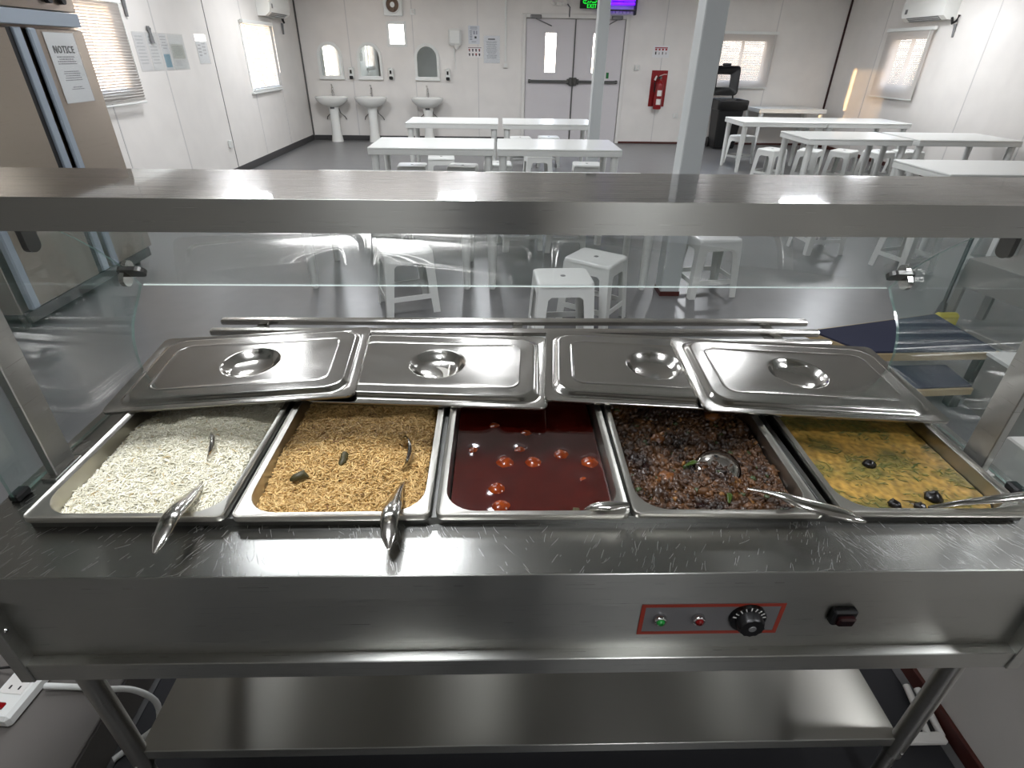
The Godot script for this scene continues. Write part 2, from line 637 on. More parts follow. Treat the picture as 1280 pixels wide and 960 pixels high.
# frame, pane and blind of a window in a wall; along: the sill's direction, inw: into the room
func window_unit(number: int, label: String, mid: Vector3, along: Vector3, inw: Vector3, w: float, h: float, blind: String, tilt: float, drop: float, bw := 0.0, bh := 0.0, shift := Vector2.ZERO) -> void:
	var s := structure("window_%d" % number, label)
	var P := func(a: float, y: float, d: float) -> Vector3: return mid + along * a + Vector3.UP * y + inw * d
	var g := geo()
	for q in [-1, 1]:
		g.span(P.call(q * w / 2, -h / 2, -0.075), P.call(q * (w / 2 - 0.045), h / 2, 0.015), 0.003)
		g.span(P.call(-w / 2 + 0.045, q * h / 2, -0.075), P.call(w / 2 - 0.045, q * (h / 2 - 0.045), 0.015), 0.003)
	put("frame", g, M.white_plastic, s)
	if w > 0.6:
		put("mullion", geo().span(P.call(-0.025, -h / 2 + 0.045, -0.06), P.call(0.025, h / 2 - 0.045, -0.02), 0.003), M.white_plastic, s)
		for q in [-1, 1]:
			put("pane", geo().span(P.call(q * 0.025, -h / 2 + 0.045, -0.042), P.call(q * (w / 2 - 0.045), h / 2 - 0.045, -0.038)), M.window_glass, s)
		put("sill", geo().span(P.call(-w / 2 - 0.03, -h / 2 - 0.03, 0.0), P.call(w / 2 + 0.03, -h / 2, 0.045), 0.004), M.white_plastic, s)
	else:
		put("pane", geo().span(P.call(-w / 2 + 0.045, -h / 2 + 0.045, -0.042), P.call(w / 2 - 0.045, h / 2 - 0.045, -0.038)), M.window_glass, s)
	if blind == "":
		return
	if bw > 0.0:
		w = bw
		h = bh
	var b := thing("window_blind", blind, "blind", mid + along * shift.x + Vector3.UP * (shift.y + h / 2) + inw * (0.035 if bw == 0.0 else 0.058))
	var B := func(a: float, y: float, d: float) -> Vector3: return along * a + Vector3.UP * y + inw * d
	put("head_rail", geo().span(B.call(-w / 2 - 0.01, -0.035, -0.012), B.call(w / 2 + 0.01, 0.01, 0.03), 0.003), M.white_plastic, b)
	var turn := Basis(along, tilt)
	var sg := geo()
	var short := 0.12 if number == 2 else 0.0   # slats shortened at the far side to let a strip of sun through
	var sz := along.abs() * (w - 0.03 - short) + Vector3.UP * 0.0012 + inw.abs() * 0.027
	sg.box(Vector3.ZERO, sz, 0.0, turn)
	var m := sg.mesh()
	var y := -0.05
	while y > -h * drop:
		put("slat", m, M.blind_slat, b, B.call(-short / 2, y, 0.01))
		y -= 0.024
	put("bottom_rail", geo().span(B.call(-w / 2 + 0.01, y - 0.012, 0.0), B.call(w / 2 - 0.01, y + 0.006, 0.02), 0.003), M.white_plastic, b)
	put("wand", geo().tube([B.call(w / 2 - 0.06, -0.03, 0.035), B.call(w / 2 - 0.06, -h * 0.75, 0.035)], [0.004], 6), M.white_plastic, b)


func windows() -> void:
	window_unit(1, "white framed window beside the steel fridge", Vector3(XL, 1.52, -5.83), Vector3.FORWARD, Vector3.RIGHT, 1.0, 0.76, "pale slatted blind over the window beside the steel fridge", -0.85, 0.99, 1.16, 0.86, Vector2(0.07, -0.02))
	window_unit(2, "white framed window under the air conditioner near the basins", Vector3(XL, 1.445, -10.085), Vector3.FORWARD, Vector3.RIGHT, 1.23, 0.91, "bright open slatted blind over the window near the basins", -0.8, 0.96)
	window_unit(3, "small square window above the basins", Vector3(-1.87, 1.82, ZB), Vector3.RIGHT, Vector3.BACK, 0.36, 0.4, "", 0.0, 0.0)
	window_unit(4, "white framed window behind the black bin", Vector3(4.66, 1.48, ZB), Vector3.RIGHT, Vector3.BACK, 0.94, 0.74, "grey slatted blind over the window behind the black bin", 0.98, 0.97, 1.12, 0.93, Vector2(0.03, 0.0))
	window_unit(5, "white framed window in the right wall", Vector3(XR, 1.5, -10.1), Vector3.BACK, Vector3.LEFT, 0.86, 0.72, "grey slatted blind over the right wall window under the air conditioner", 0.98, 0.97, 1.14, 0.98, Vector2(0.0, -0.03))


# ------------------------------------------------------------------ end wall
func arch(w: float, h: float, k := 10) -> PackedVector2Array:
	var p := PackedVector2Array([Vector2(-w, 0), Vector2(w, 0)])
	for j in k + 1:
		var a := PI * j / k
		p.append(Vector2(cos(a) * w, h - w + sin(a) * w))
	return p


func basin(at: Vector3, mirror_label: String, basin_label: String, soap_label: String, soap_dx: float, dark_badge: bool) -> void:
	var t := thing("wash_basin", basin_label, "basin", Vector3(at.x, 0, at.z + 0.015), 0.0, "pedestal wash basins in a row")
	# bowl: a half-round shell standing out of the wall, hollowed from above
	var rings := []
	for r in [[0.10, 0.62, 0.1], [0.19, 0.66, 0.16], [0.255, 0.72, 0.2], [0.275, 0.77, 0.215], [0.28, 0.785, 0.22], [0.27, 0.792, 0.212], [0.24, 0.785, 0.185], [0.2, 0.74, 0.15], [0.1, 0.69, 0.08], [0.02, 0.685, 0.02]]:
		var ring := []
		for j in 24:
			var a: float = TAU * j / 24
			ring.append(Vector3(cos(a) * r[0] * 1.12, r[1], 0.22 - sin(a) * r[2]))
		rings.append(ring)
	put("bowl", geo().loft(rings, true, true, true), M.white_gloss, t)
	put("back_ledge", geo().span(Vector3(-0.25, 0.7, 0.002), Vector3(0.25, 0.795, 0.09), 0.015), M.white_gloss, t)
	put("pedestal", geo().lathe([Vector2(0.115, 0), Vector2(0.11, 0.03), Vector2(0.085, 0.2), Vector2(0.085, 0.5), Vector2(0.11, 0.66)], Vector3(0, 0, 0.17), 16, 1.0, 1.0), M.white_gloss, t)
	if dark_badge:
		put("badge", geo().box(Vector3(0, 0.6, 0.262), Vector3(0.08, 0.035, 0.02), 0.002), M.grey_plastic, t)
	var tap := geo()
	tap.lathe([Vector2(0.024, 0.79), Vector2(0.02, 0.9), Vector2(0.018, 0.93)], Vector3(0, 0, 0.06), 10)
	tap.tube([Vector3(0, 0.86, 0.06), Vector3(0, 0.875, 0.12), Vector3(0, 0.855, 0.16)], [0.014], 8)
	var tp := put("tap", tap, M.chrome, t)
	put("lever", geo().tube([Vector3(0, 0.93, 0.06), Vector3(-0.01, 0.965, 0.03), Vector3(-0.015, 0.985, 0.06)], [Vector2(0.018, 0.008)], 8), M.chrome, tp)
	for s in [-1, 1]:
		put("hose", geo().tube([Vector3(s * 0.05, 0.66, 0.05), Vector3(s * 0.09, 0.5, 0.05), Vector3(s * 0.17, 0.43, 0.04), Vector3(s * 0.19, 0.38, 0.02)], [0.009], 6), M.steel_dark, t)
	# mirror above
	var mw := 0.235
	var mr := thing("wall_mirror", mirror_label, "mirror", Vector3(at.x + 0.01, 1.09, at.z + 0.002), 0.0, "arched mirrors above the basins")
	var outer := arch(mw, 0.6)
	var inner := arch(mw - 0.05, 0.5)
	var g := geo()
	for i in outer.size():
		var a := outer[i]
		var b := outer[(i + 1) % outer.size()]
		var ia := inner[i] + Vector2(0, 0.045)
		var ib := inner[(i + 1) % inner.size()] + Vector2(0, 0.045)
		var F := func(q: Vector2, d: float) -> Vector3: return Vector3(q.x, q.y, d)
		g.quad(F.call(a, 0.025), F.call(b, 0.025), F.call(ib, 0.018), F.call(ia, 0.018), Vector3.BACK)
		var o2 := Vector2(b.y - a.y, a.x - b.x)
		g.quad(F.call(a, 0), F.call(b, 0), F.call(b, 0.025), F.call(a, 0.025), Vector3(o2.x, o2.y, 0))
		g.quad(F.call(ia, 0.006), F.call(ib, 0.006), F.call(ib, 0.018), F.call(ia, 0.018), Vector3(-o2.x, -o2.y, 0))
	put("frame", g, M.white_plastic, mr)
	put("mirror_glass", geo().prism(inner, Vector3(0, 0.045, 0.004), Vector3.RIGHT, Vector3.UP, Vector3(0, 0, 0.004)), M.mirror, mr)
	put("shelf", geo().span(Vector3(-mw, -0.02, 0), Vector3(mw, 0, 0.05), 0.004), M.white_plastic, mr)
	# soap dispenser
	var sd := thing("soap_dispenser", soap_label, "dispenser", Vector3(at.x + soap_dx, 1.08, at.z + 0.002), 0.0, "soap dispensers beside the mirrors")
	put("body", geo().box(Vector3(0, 0.1, 0.045), Vector3(0.095, 0.2, 0.09), 0.02), M.white_plastic, sd)
	put("sight_glass", geo().box(Vector3(0, 0.125, 0.091), Vector3(0.035, 0.06, 0.006), 0.002), M.black_gloss, sd)
	put("push_button", geo().box(Vector3(0, 0.03, 0.088), Vector3(0.07, 0.055, 0.03), 0.012), M.black_plastic, sd)


func back_wall_things() -> void:
	basin(Vector3(-3.17, 0, ZB), "arched mirror in white frame nearest the left corner, filled with daylight", "pedestal wash basin nearest the left corner", "white soap dispenser beside the corner mirror", 0.39, true)
	basin(Vector3(-2.43, 0, ZB), "arched mirror in white frame, middle of three, mirroring a window blind", "pedestal wash basin, middle of the three", "white soap dispenser beside the middle mirror", 0.4, false)
	basin(Vector3(-1.35, 0, ZB), "arched mirror in white frame beside the hand dryer", "pedestal wash basin standing apart, under the hand dryer side", "white soap dispenser below the hand dryer", 0.4, true)
	# extractor fan above the small window
	var t := thing("extractor_fan", "white square extractor fan above the small window", "fan", Vector3(-1.9, 2.27, ZB + 0.002))
	put("housing", geo().box(Vector3(0, 0, 0.02), Vector3(0.34, 0.34, 0.04), 0.008), M.white_plastic, t)
	var g := geo()
	var ring := []
	for p in [[0.135, 0.04], [0.135, 0.06], [0.115, 0.06], [0.115, 0.042]]:
		var r := []
		for j in 20:
			r.append(Vector3(cos(TAU * j / 20) * p[0], sin(TAU * j / 20) * p[0], p[1]))
		ring.append(r)
	g.loft(ring)
	put("ring", g, M.white_plastic, t)
	put("recess", geo().prism(circle(0.115, 20), Vector3(0, 0, 0.041), Vector3.RIGHT, Vector3.UP, Vector3(0, 0, 0.002)), M.amber_gap, t)
	for k in 5:
		var a := TAU * k / 5
		put("blade", geo().box(Vector3(cos(a) * 0.07, sin(a) * 0.07, 0.05), Vector3(0.075, 0.04, 0.003), 0.0, Basis(Vector3.BACK, a) * Basis(Vector3.RIGHT, 0.5)), M.amber_gap, t)
	put("hub", geo().prism(circle(0.042, 14), Vector3(0, 0, 0.043), Vector3.RIGHT, Vector3.UP, Vector3(0, 0, 0.018)), M.white_plastic, t)
	switch_box(Vector3(-1.55, 2.17, ZB), Vector3.BACK, "small white switch box beside the extractor fan")
	# hand dryer
	t = thing("hand_dryer", "white hand dryer with a down spout on the end wall", "dryer", Vector3(-0.79, 1.66, ZB + 0.002))
	put("housing", geo().box(Vector3(0, 0.13, 0.08), Vector3(0.24, 0.27, 0.16), 0.035), M.white_plastic, t)
	put("nozzle", geo().tube([Vector3(0.02, 0.0, 0.09), Vector3(0.03, -0.03, 0.11), Vector3(0.03, -0.06, 0.11)], [0.05, 0.045, 0.035], 12), M.white_matt, t)
	put("cord", geo().tube([Vector3(-0.03, 0.0, 0.02), Vector3(-0.02, -0.2, 0.012), Vector3(0.0, -0.4, 0.012)], [0.014, 0.011, 0.006], 6), M.white_plastic, t)
	# printed sheets
	sheet("instruction_poster", "grey pictogram sheet highest on the end wall beside the hand dryer", "poster", Vector3(-0.44, 1.83, ZB), 0.21, 0.29, Vector3.RIGHT, Vector3.BACK, sheet_tex(128, 176, Color(0.8, 0.81, 0.83), [[0.15, 0.06, 0.7, 0.2, Color(0.5, 0.52, 0.56), 4], [0.12, 0.28, 0.25, 0.55, Color(0.45, 0.47, 0.5), 6], [0.45, 0.28, 0.15, 0.2, Color(0.55, 0.56, 0.6), 0], [0.68, 0.28, 0.12, 0.2, Color(0.55, 0.56, 0.6), 0], [0.55, 0.58, 0.18, 0.12, Color(0.12, 0.12, 0.14), 0], [0.2, 0.85, 0.6, 0.1, Color(0.55, 0.56, 0.6), 2]]))
	sheet("safety_sign", "white sign of small black and red figures below the pictogram sheet", "sign", Vector3(-0.43, 1.555, ZB), 0.27, 0.17, Vector3.RIGHT, Vector3.BACK, sheet_tex(160, 100, Color(0.88, 0.87, 0.86), icon_rows(4, 2)))
	var nt := sheet("wall_notice", "typed white notice beside the cable duct on the end wall", "notice", Vector3(-0.11, 1.6, ZB), 0.3, 0.44, Vector3.RIGHT, Vector3.BACK, sheet_tex(160, 230, Color(0.84, 0.85, 0.86), [[0.28, 0.1, 0.44, 0.05, Color(0.12, 0.12, 0.14), 0], [0.15, 0.2, 0.7, 0.66, Color(0.5, 0.52, 0.55), 13]]))
	put("pocket", geo().span(Vector3(-0.155, -0.225, 0.004), Vector3(0.155, 0.225, 0.005)), M.plastic_pocket, nt)
	sheet("fire_sign", "small white sign with red symbols above the extinguisher board", "sign", Vector3(3.1, 1.61, ZB), 0.32, 0.2, Vector3.RIGHT, Vector3.BACK, sheet_tex(160, 100, Color(0.86, 0.86, 0.86), [[0.12, 0.15, 0.76, 0.08, Color(0.6, 0.12, 0.15), 0], [0.14, 0.26, 0.12, 0.14, Color(0.6, 0.12, 0.15), 0], [0.34, 0.26, 0.12, 0.14, Color(0.6, 0.12, 0.15), 0], [0.54, 0.26, 0.12, 0.14, Color(0.6, 0.12, 0.15), 0], [0.74, 0.26, 0.12, 0.14, Color(0.6, 0.12, 0.15), 0], [0.16, 0.5, 0.08, 0.24, Color(0.15, 0.13, 0.13), 0], [0.38, 0.55, 0.05, 0.2, Color(0.55, 0.55, 0.55), 0], [0.57, 0.5, 0.06, 0.24, Color(0.3, 0.28, 0.28), 0], [0.78, 0.55, 0.06, 0.18, Color(0.55, 0.55, 0.55), 0]]))
	# cable duct and its box
	t = thing("cable_duct", "white vertical cable duct running down to a switch on the end wall", "cable duct", Vector3(0.15, 1.35, ZB + 0.002))
	put("duct", geo().span(Vector3(-0.018, 0.05, 0), Vector3(0.018, CEIL - 1.35, 0.018), 0.003), M.white_plastic, t)
	put("box", geo().box(Vector3(0, 0.0, 0.02), Vector3(0.1, 0.1, 0.04), 0.006), M.white_matt, t)
	put("switch", geo().box(Vector3(0, 0.0, 0.042), Vector3(0.05, 0.06, 0.006), 0.002), M.white_plastic, t)
	double_door()
	exit_sign()
	insect_killer()
	extinguisher_board()
	switch_box(Vector3(2.67, 1.34, ZB), Vector3.BACK, "small white switch box beside the double door")
	switch_box(Vector3(3.55, 0.52, ZB), Vector3.BACK, "small white socket box low on the end wall beside the column")
	switch_box(Vector3(5.0, 0.28, ZB), Vector3.BACK, "small white socket box under the table against the end wall")


func circle(r: float, k: int) -> PackedVector2Array:
	var p := PackedVector2Array()
	for j in k:
		p.append(Vector2(cos(TAU * j / k), sin(TAU * j / k)) * r)
	return p


func icon_rows(nx: int, ny: int) -> Array:
	var out := [[0.04, 0.06, 0.92, 0.05, Color(0.3, 0.1, 0.1), 0]]
	for j in ny:
		for i in nx:
			out.append([0.08 + i * 0.23, 0.2 + j * 0.42, 0.11, 0.14, Color(0.1, 0.08, 0.08) if (i + j) % 3 else Color(0.55, 0.1, 0.1), 0])
			out.append([0.1 + i * 0.23, 0.34 + j * 0.42, 0.08, 0.12, Color(0.15, 0.13, 0.13), 0])
	return out


# a flat printed sheet fixed to a wall; the part "print" carries the picture
func sheet(called: String, label: String, category: String, mid: Vector3, w: float, h: float, along: Vector3, inw: Vector3, tex: Texture2D, group := "") -> Node3D:
	var t := thing(called, label, category, mid + inw * 0.001, 0.0, group)
	put("paper", geo().span(-along * w / 2 - Vector3.UP * h / 2, along * w / 2 + Vector3.UP * h / 2 + inw * 0.002), M.white_matt, t)
	var g := geo()
	var d := inw * 0.0026
	g.picture(-along * w / 2 - Vector3.UP * h / 2 + d, along * w / 2 - Vector3.UP * h / 2 + d, along * w / 2 + Vector3.UP * h / 2 + d, -along * w / 2 + Vector3.UP * h / 2 + d)
	var m := StandardMaterial3D.new()
	m.resource_name = called + "_print"
	m.albedo_texture = tex
	m.roughness = 0.35
	put("print", g, m, t)
	return t


func switch_box(at: Vector3, inw: Vector3, label: String) -> void:
	var t := thing("switch_box", label, "switch", at + inw * 0.001)
	var side := inw.cross(Vector3.UP)
	put("plate", geo().span(-side * 0.045 - Vector3.UP * 0.045, side * 0.045 + Vector3.UP * 0.045 + inw * 0.03, 0.005), M.white_plastic, t)
	put("rocker", geo().span(-side * 0.02 - Vector3.UP * 0.028 + inw * 0.03, side * 0.02 + Vector3.UP * 0.028 + inw * 0.036, 0.003), M.white_matt, t)


func double_door() -> void:
	var d := structure("door_1", "grey double door with narrow glass panels and push bars")
	var x0 := 0.527
	var x1 := 2.38
	var z := ZB
	var g := geo()
	g.span(Vector3(x0 - 0.07, 0, z - 0.08), Vector3(x0, 2.18, z + 0.02), 0.004)
	g.span(Vector3(x1, 0, z - 0.08), Vector3(x1 + 0.07, 2.18, z + 0.02), 0.004)
	g.span(Vector3(x0, 2.11, z - 0.08), Vector3(x1, 2.18, z + 0.02), 0.004)
	g.span(Vector3(x0, 0, z - 0.079), Vector3(x0 + 0.03, 2.11, z - 0.061))
	g.span(Vector3(x1 - 0.03, 0, z - 0.079), Vector3(x1, 2.11, z - 0.061))
	g.span(Vector3(x0, 2.08, z - 0.079), Vector3(x1, 2.11, z - 0.061))
	g.span(Vector3(1.42, 0, z - 0.079), Vector3(1.48, 2.11, z - 0.061))
	g.span(Vector3(x0, 0, z - 0.079), Vector3(x1, 0.02, z - 0.061))
	put("door_frame", g, M.white_matt, d)
	var mid := 1.45
	for k in 2:
		var a: float = x0 + 0.006 if k == 0 else mid + 0.006
		var b: float = mid - 0.006 if k == 0 else x1 - 0.006
		var c: float = 1.0 if k == 0 else 1.9
		g = geo()
		g.span(Vector3(a, 0.008, z - 0.06), Vector3(c - 0.1, 2.1, z - 0.015))
		g.span(Vector3(c + 0.1, 0.008, z - 0.06), Vector3(b, 2.1, z - 0.015))
		g.span(Vector3(c - 0.1, 0.008, z - 0.06), Vector3(c + 0.1, 1.24, z - 0.015))
		g.span(Vector3(c - 0.1, 1.88, z - 0.06), Vector3(c + 0.1, 2.1, z - 0.015))
		var leaf := put("leaf", g, M.door_paint, d)
		put("pane", geo().span(Vector3(c - 0.1, 1.24, z - 0.04), Vector3(c + 0.1, 1.88, z - 0.036)), M.window_glass, leaf)
		g = geo()
		for q in [-1, 1]:
			g.span(Vector3(c + q * 0.1, 1.22, z - 0.015), Vector3(c + q * 0.118, 1.9, z - 0.01))
		g.span(Vector3(c - 0.1, 1.222, z - 0.015), Vector3(c + 0.1, 1.24, z - 0.01))
		g.span(Vector3(c - 0.1, 1.88, z - 0.015), Vector3(c + 0.1, 1.898, z - 0.01))
		put("pane_bead", g, M.door_paint, leaf)
		g = geo()
		g.box(Vector3((a + b) / 2, 1.09, z + 0.035), Vector3(b - a - 0.12, 0.045, 0.03), 0.008)
		g.box(Vector3(a + 0.08 if k == 1 else b - 0.08, 1.09, z + 0.01), Vector3(0.06, 0.09, 0.06), 0.01)
		g.box(Vector3(b - 0.08 if k == 1 else a + 0.08, 1.09, z + 0.01), Vector3(0.05, 0.06, 0.06), 0.01)
		put("push_bar", g, M.steel_dark, leaf)
		put("latch_case", geo().box(Vector3(b - 0.035 if k == 0 else a + 0.035, 1.09, z + 0.02), Vector3(0.06, 0.14, 0.07), 0.01), M.steel_dark, leaf)
		var cx: float = a + 0.17 if k == 0 else b - 0.17
		put("closer", geo().box(Vector3(cx, 2.13, z + 0.05), Vector3(0.2, 0.06, 0.05), 0.008), M.grey_plastic, leaf)
		put("closer_arm", geo().tube([Vector3(cx, 2.1, z + 0.05), Vector3(cx + (0.3 if k == 0 else -0.2), 1.99, z + 0.0)], [0.01], 6), M.grey_plastic, leaf)
	put("meeting_strip", geo().span(Vector3(mid - 0.012, 0.008, z - 0.012), Vector3(mid + 0.012, 2.1, z - 0.004)), M.steel_dark, d)
	var gl := put("door_label", geo().box(Vector3(2.12, 1.2, z - 0.012), Vector3(0.05, 0.1, 0.003)), M.exit_plate, d)
	gl.set_meta("label", "small green door sticker")


func text(s: String, size: float, depth: float, m: Material, parent: Node3D, at: Vector3, turn := Basis(), bold := true, serif := false) -> MeshInstance3D:
	var t := TextMesh.new()
	t.text = s
	var f := SystemFont.new()
	f.font_names = PackedStringArray(["Droid Serif" if serif else "Droid Sans"])
	f.font_weight = 700 if bold else 400
	t.font = f
	t.font_size = 32
	t.pixel_size = size / 32.0
	t.depth = depth
	t.curve_step = 4.0
	var o := MeshInstance3D.new()
	o.name = "lettering"
	o.mesh = t
	o.material_override = m
	o.transform = Transform3D(turn, at)
	parent.add_child(o, true)
	return o


func exit_sign() -> void:
	var t := thing("exit_sign", "black exit sign with glowing green lettering above the double door", "sign", Vector3(1.66, 2.33, ZB + 0.16))
	put("housing", geo().box(Vector3.ZERO, Vector3(0.36, 0.15, 0.05), 0.005), M.black_gloss, t)
	put("bracket", geo().span(Vector3(-0.03, -0.03, -0.155), Vector3(0.03, 0.03, -0.025), 0.003), M.grey_plastic, t)
	text("EXIT", 0.085, 0.004, M.exit_green, t, Vector3(0.03, -0.037, 0.027))
	# the same word above it in Arabic script: joined strokes and a dot
	var g := geo()
	g.tube([Vector3(0.12, 0.045, 0.027), Vector3(0.1, 0.02, 0.027), Vector3(0.06, 0.018, 0.027), Vector3(0.03, 0.02, 0.027)], [0.008], 6, Vector3.BACK)
	g.tube([Vector3(0.02, 0.038, 0.027), Vector3(0.005, 0.025, 0.027), Vector3(-0.01, 0.008, 0.027)], [0.007], 6, Vector3.BACK)
	g.tube([Vector3(-0.02, 0.035, 0.027), Vector3(-0.035, 0.024, 0.027), Vector3(-0.045, 0.005, 0.027)], [0.007], 6, Vector3.BACK)
	g.tube([Vector3(-0.06, 0.05, 0.027), Vector3(-0.1, 0.052, 0.027), Vector3(-0.125, 0.035, 0.027), Vector3(-0.12, 0.012, 0.027), Vector3(-0.09, 0.0, 0.027), Vector3(-0.06, 0.004, 0.027)], [0.008], 6, Vector3.BACK)
	g.box(Vector3(0.09, 0.058, 0.027), Vector3(0.014, 0.014, 0.006))
	g.box(Vector3(-0.09, 0.028, 0.027), Vector3(0.014, 0.014, 0.006))
	put("script_strokes", g, M.exit_green, t)
	# twin emergency lamps
	var l := thing("emergency_light", "small twin-headed emergency light above the double door", "light", Vector3(1.12, 2.33, ZB + 0.002))
	put("case", geo().box(Vector3(0, 0, 0.03), Vector3(0.12, 0.06, 0.06), 0.008), M.white_matt, l)
	for s in [-1, 1]:
		put("lamp_head", geo().lathe([Vector2(0.02, 0), Vector2(0.045, 0.02), Vector2(0.05, 0.05), Vector2(0.03, 0.056)], Vector3(s * 0.1, -0.03, 0.06), 12), M.white_matt, l)
	put("drop_cable", geo().tube([Vector3(0.15, 0, 0.02), Vector3(0.2, -0.05, 0.02), Vector3(0.2, -0.2, 0.02)], [0.012], 6), M.grey_plastic, l)


func insect_killer() -> void:
	var t := thing("insect_killer", "black insect killer with purple tubes above the door beside the thin column", "insect killer", Vector3(2.2, 2.34, ZB + 0.12))
	var g := geo()
	g.box(Vector3(-0.3, -0.02, 0), Vector3(0.03, 0.3, 0.14), 0.006)
	g.box(Vector3(0.3, -0.02, 0), Vector3(0.03, 0.3, 0.14), 0.006)
	g.box(Vector3(0, 0.13, 0), Vector3(0.6, 0.025, 0.14), 0.004)
	g.box(Vector3(0, -0.1, 0), Vector3(0.6, 0.02, 0.14), 0.004)
	put("frame", g, M.black_plastic, t)
	for k in 2:
		put("tube", geo().tube([Vector3(-0.28, 0.0 + k * 0.06, 0.01), Vector3(0.28, 0.0 + k * 0.06, 0.01)], [0.024], 10), M.uv_purple, t)
	for k in 9:
		put("grille_bar", geo().box(Vector3(-0.26 + k * 0.065, -0.125, 0.06), Vector3(0.006, 0.05, 0.006)), M.black_plastic, t)
	put("bracket", geo().box(Vector3(0, 0.05, -0.095), Vector3(0.2, 0.08, 0.045)), M.black_plastic, t)
	var l := OmniLight3D.new()
	l.name = "glow"
	l.light_color = Color(0.45, 0.15, 1.0)
	l.light_energy = 0.03
	l.omni_range = 20.0
	l.light_size = 0.05
	l.shadow_enabled = true
	l.position = Vector3(0, 0.03, 0.06)
	t.add_child(l)


func extinguisher_board() -> void:
	var t := thing("extinguisher_board", "red backboard fixed to the end wall behind the fire extinguisher", "board", Vector3(3.13, 0.99, ZB + 0.001))
	put("plate", geo().box(Vector3(0, 0, 0.008), Vector3(0.31, 0.62, 0.015), 0.003), M.red_paint, t)
	var e := thing("fire_extinguisher", "red fire extinguisher with two white labels on the red backboard", "extinguisher", Vector3(3.13, 0.64, ZB + 0.11))
	put("cylinder", geo().lathe([Vector2(0.07, 0), Vector2(0.078, 0.015), Vector2(0.078, 0.4), Vector2(0.06, 0.46), Vector2(0.025, 0.49), Vector2(0.025, 0.52)], Vector3.ZERO, 20), M.red_paint, e)
	for k in 2:
		var g := geo()
		var rings := []
		for y in [0.08 + k * 0.15, 0.18 + k * 0.15]:
			var r := []
			for j in 7:
				var a := PI / 2 + (j - 3) * 0.2
				r.append(Vector3(cos(a) * 0.0795, y, sin(a) * 0.0795))
			rings.append(r)
		g.loft(rings, false, false, false, true)
		put("label", g, M.white_matt, e)
	put("valve", geo().box(Vector3(0, 0.54, 0), Vector3(0.05, 0.05, 0.05), 0.006), M.steel_dark, e)
	put("lever", geo().tube([Vector3(-0.02, 0.57, 0.0), Vector3(0.06, 0.6, 0.03), Vector3(0.1, 0.6, 0.05)], [Vector2(0.016, 0.006)], 6), M.white_matt, e)
	put("hose", geo().tube([Vector3(-0.02, 0.55, 0.02), Vector3(-0.08, 0.53, 0.05), Vector3(-0.11, 0.45, 0.04), Vector3(-0.1, 0.3, 0.03)], [0.012], 8), M.black_plastic, e)
	put("nozzle", geo().tube([Vector3(-0.09, 0.57, 0.05), Vector3(-0.12, 0.5, 0.06)], [0.014, 0.02], 8), M.white_matt, e)


# ------------------------------------------------------------------ side walls
func air_conditioner(label: String, at: Vector3, along: Vector3, inw: Vector3, w: float) -> void:
	var t := thing("air_conditioner", label, "air conditioner", at + inw * 0.002, 0.0, "split air conditioners high on the side walls")
	var prof := PackedVector2Array([Vector2(0, 0), Vector2(0.12, 0.0), Vector2(0.19, 0.05), Vector2(0.21, 0.12), Vector2(0.21, 0.24), Vector2(0.19, 0.29), Vector2(0, 0.3)])
	put("casing", geo().prism(prof, -along * w / 2, inw, Vector3.UP, along * w), M.white_gloss, t)
	put("outlet", geo().prism(PackedVector2Array([Vector2(0.115, -0.004), Vector2(0.125, 0.0), Vector2(0.19, 0.048), Vector2(0.186, 0.052)]), -along * w * 0.38, inw, Vector3.UP, along * w * 0.76), M.grey_plastic, t)
	for k in 2:
		var y: float = 0.012 + k * 0.018
		put("louvre", geo().span(-along * w * 0.37 + inw * (0.135 + k * 0.028) + Vector3.UP * y, along * w * 0.37 + inw * (0.145 + k * 0.028) + Vector3.UP * (y + 0.004)), M.white_plastic, t)
	put("display", geo().span(-along * w * 0.42 + inw * 0.21 + Vector3.UP * 0.1, -along * w * 0.36 + inw * 0.212 + Vector3.UP * 0.16), M.grey_plastic, t)
	var e := along * w / 2
	put("drain_hose", geo().tube([e * 1.0 + inw * 0.05 + Vector3.UP * 0.02, e * 1.12 + inw * 0.06 - Vector3.UP * 0.05, e * 1.2 + inw * 0.04 - Vector3.UP * 0.02, e * 1.22 + inw * 0.03 + Vector3.UP * 0.05], [0.018], 8), M.black_plastic, t)
	put("cable", geo().tube([e * 1.16 + inw * 0.02 - Vector3.UP * 0.06, e * 1.18 + inw * 0.012 - Vector3.UP * 0.22], [0.02, 0.014], 6), M.grey_plastic, t)


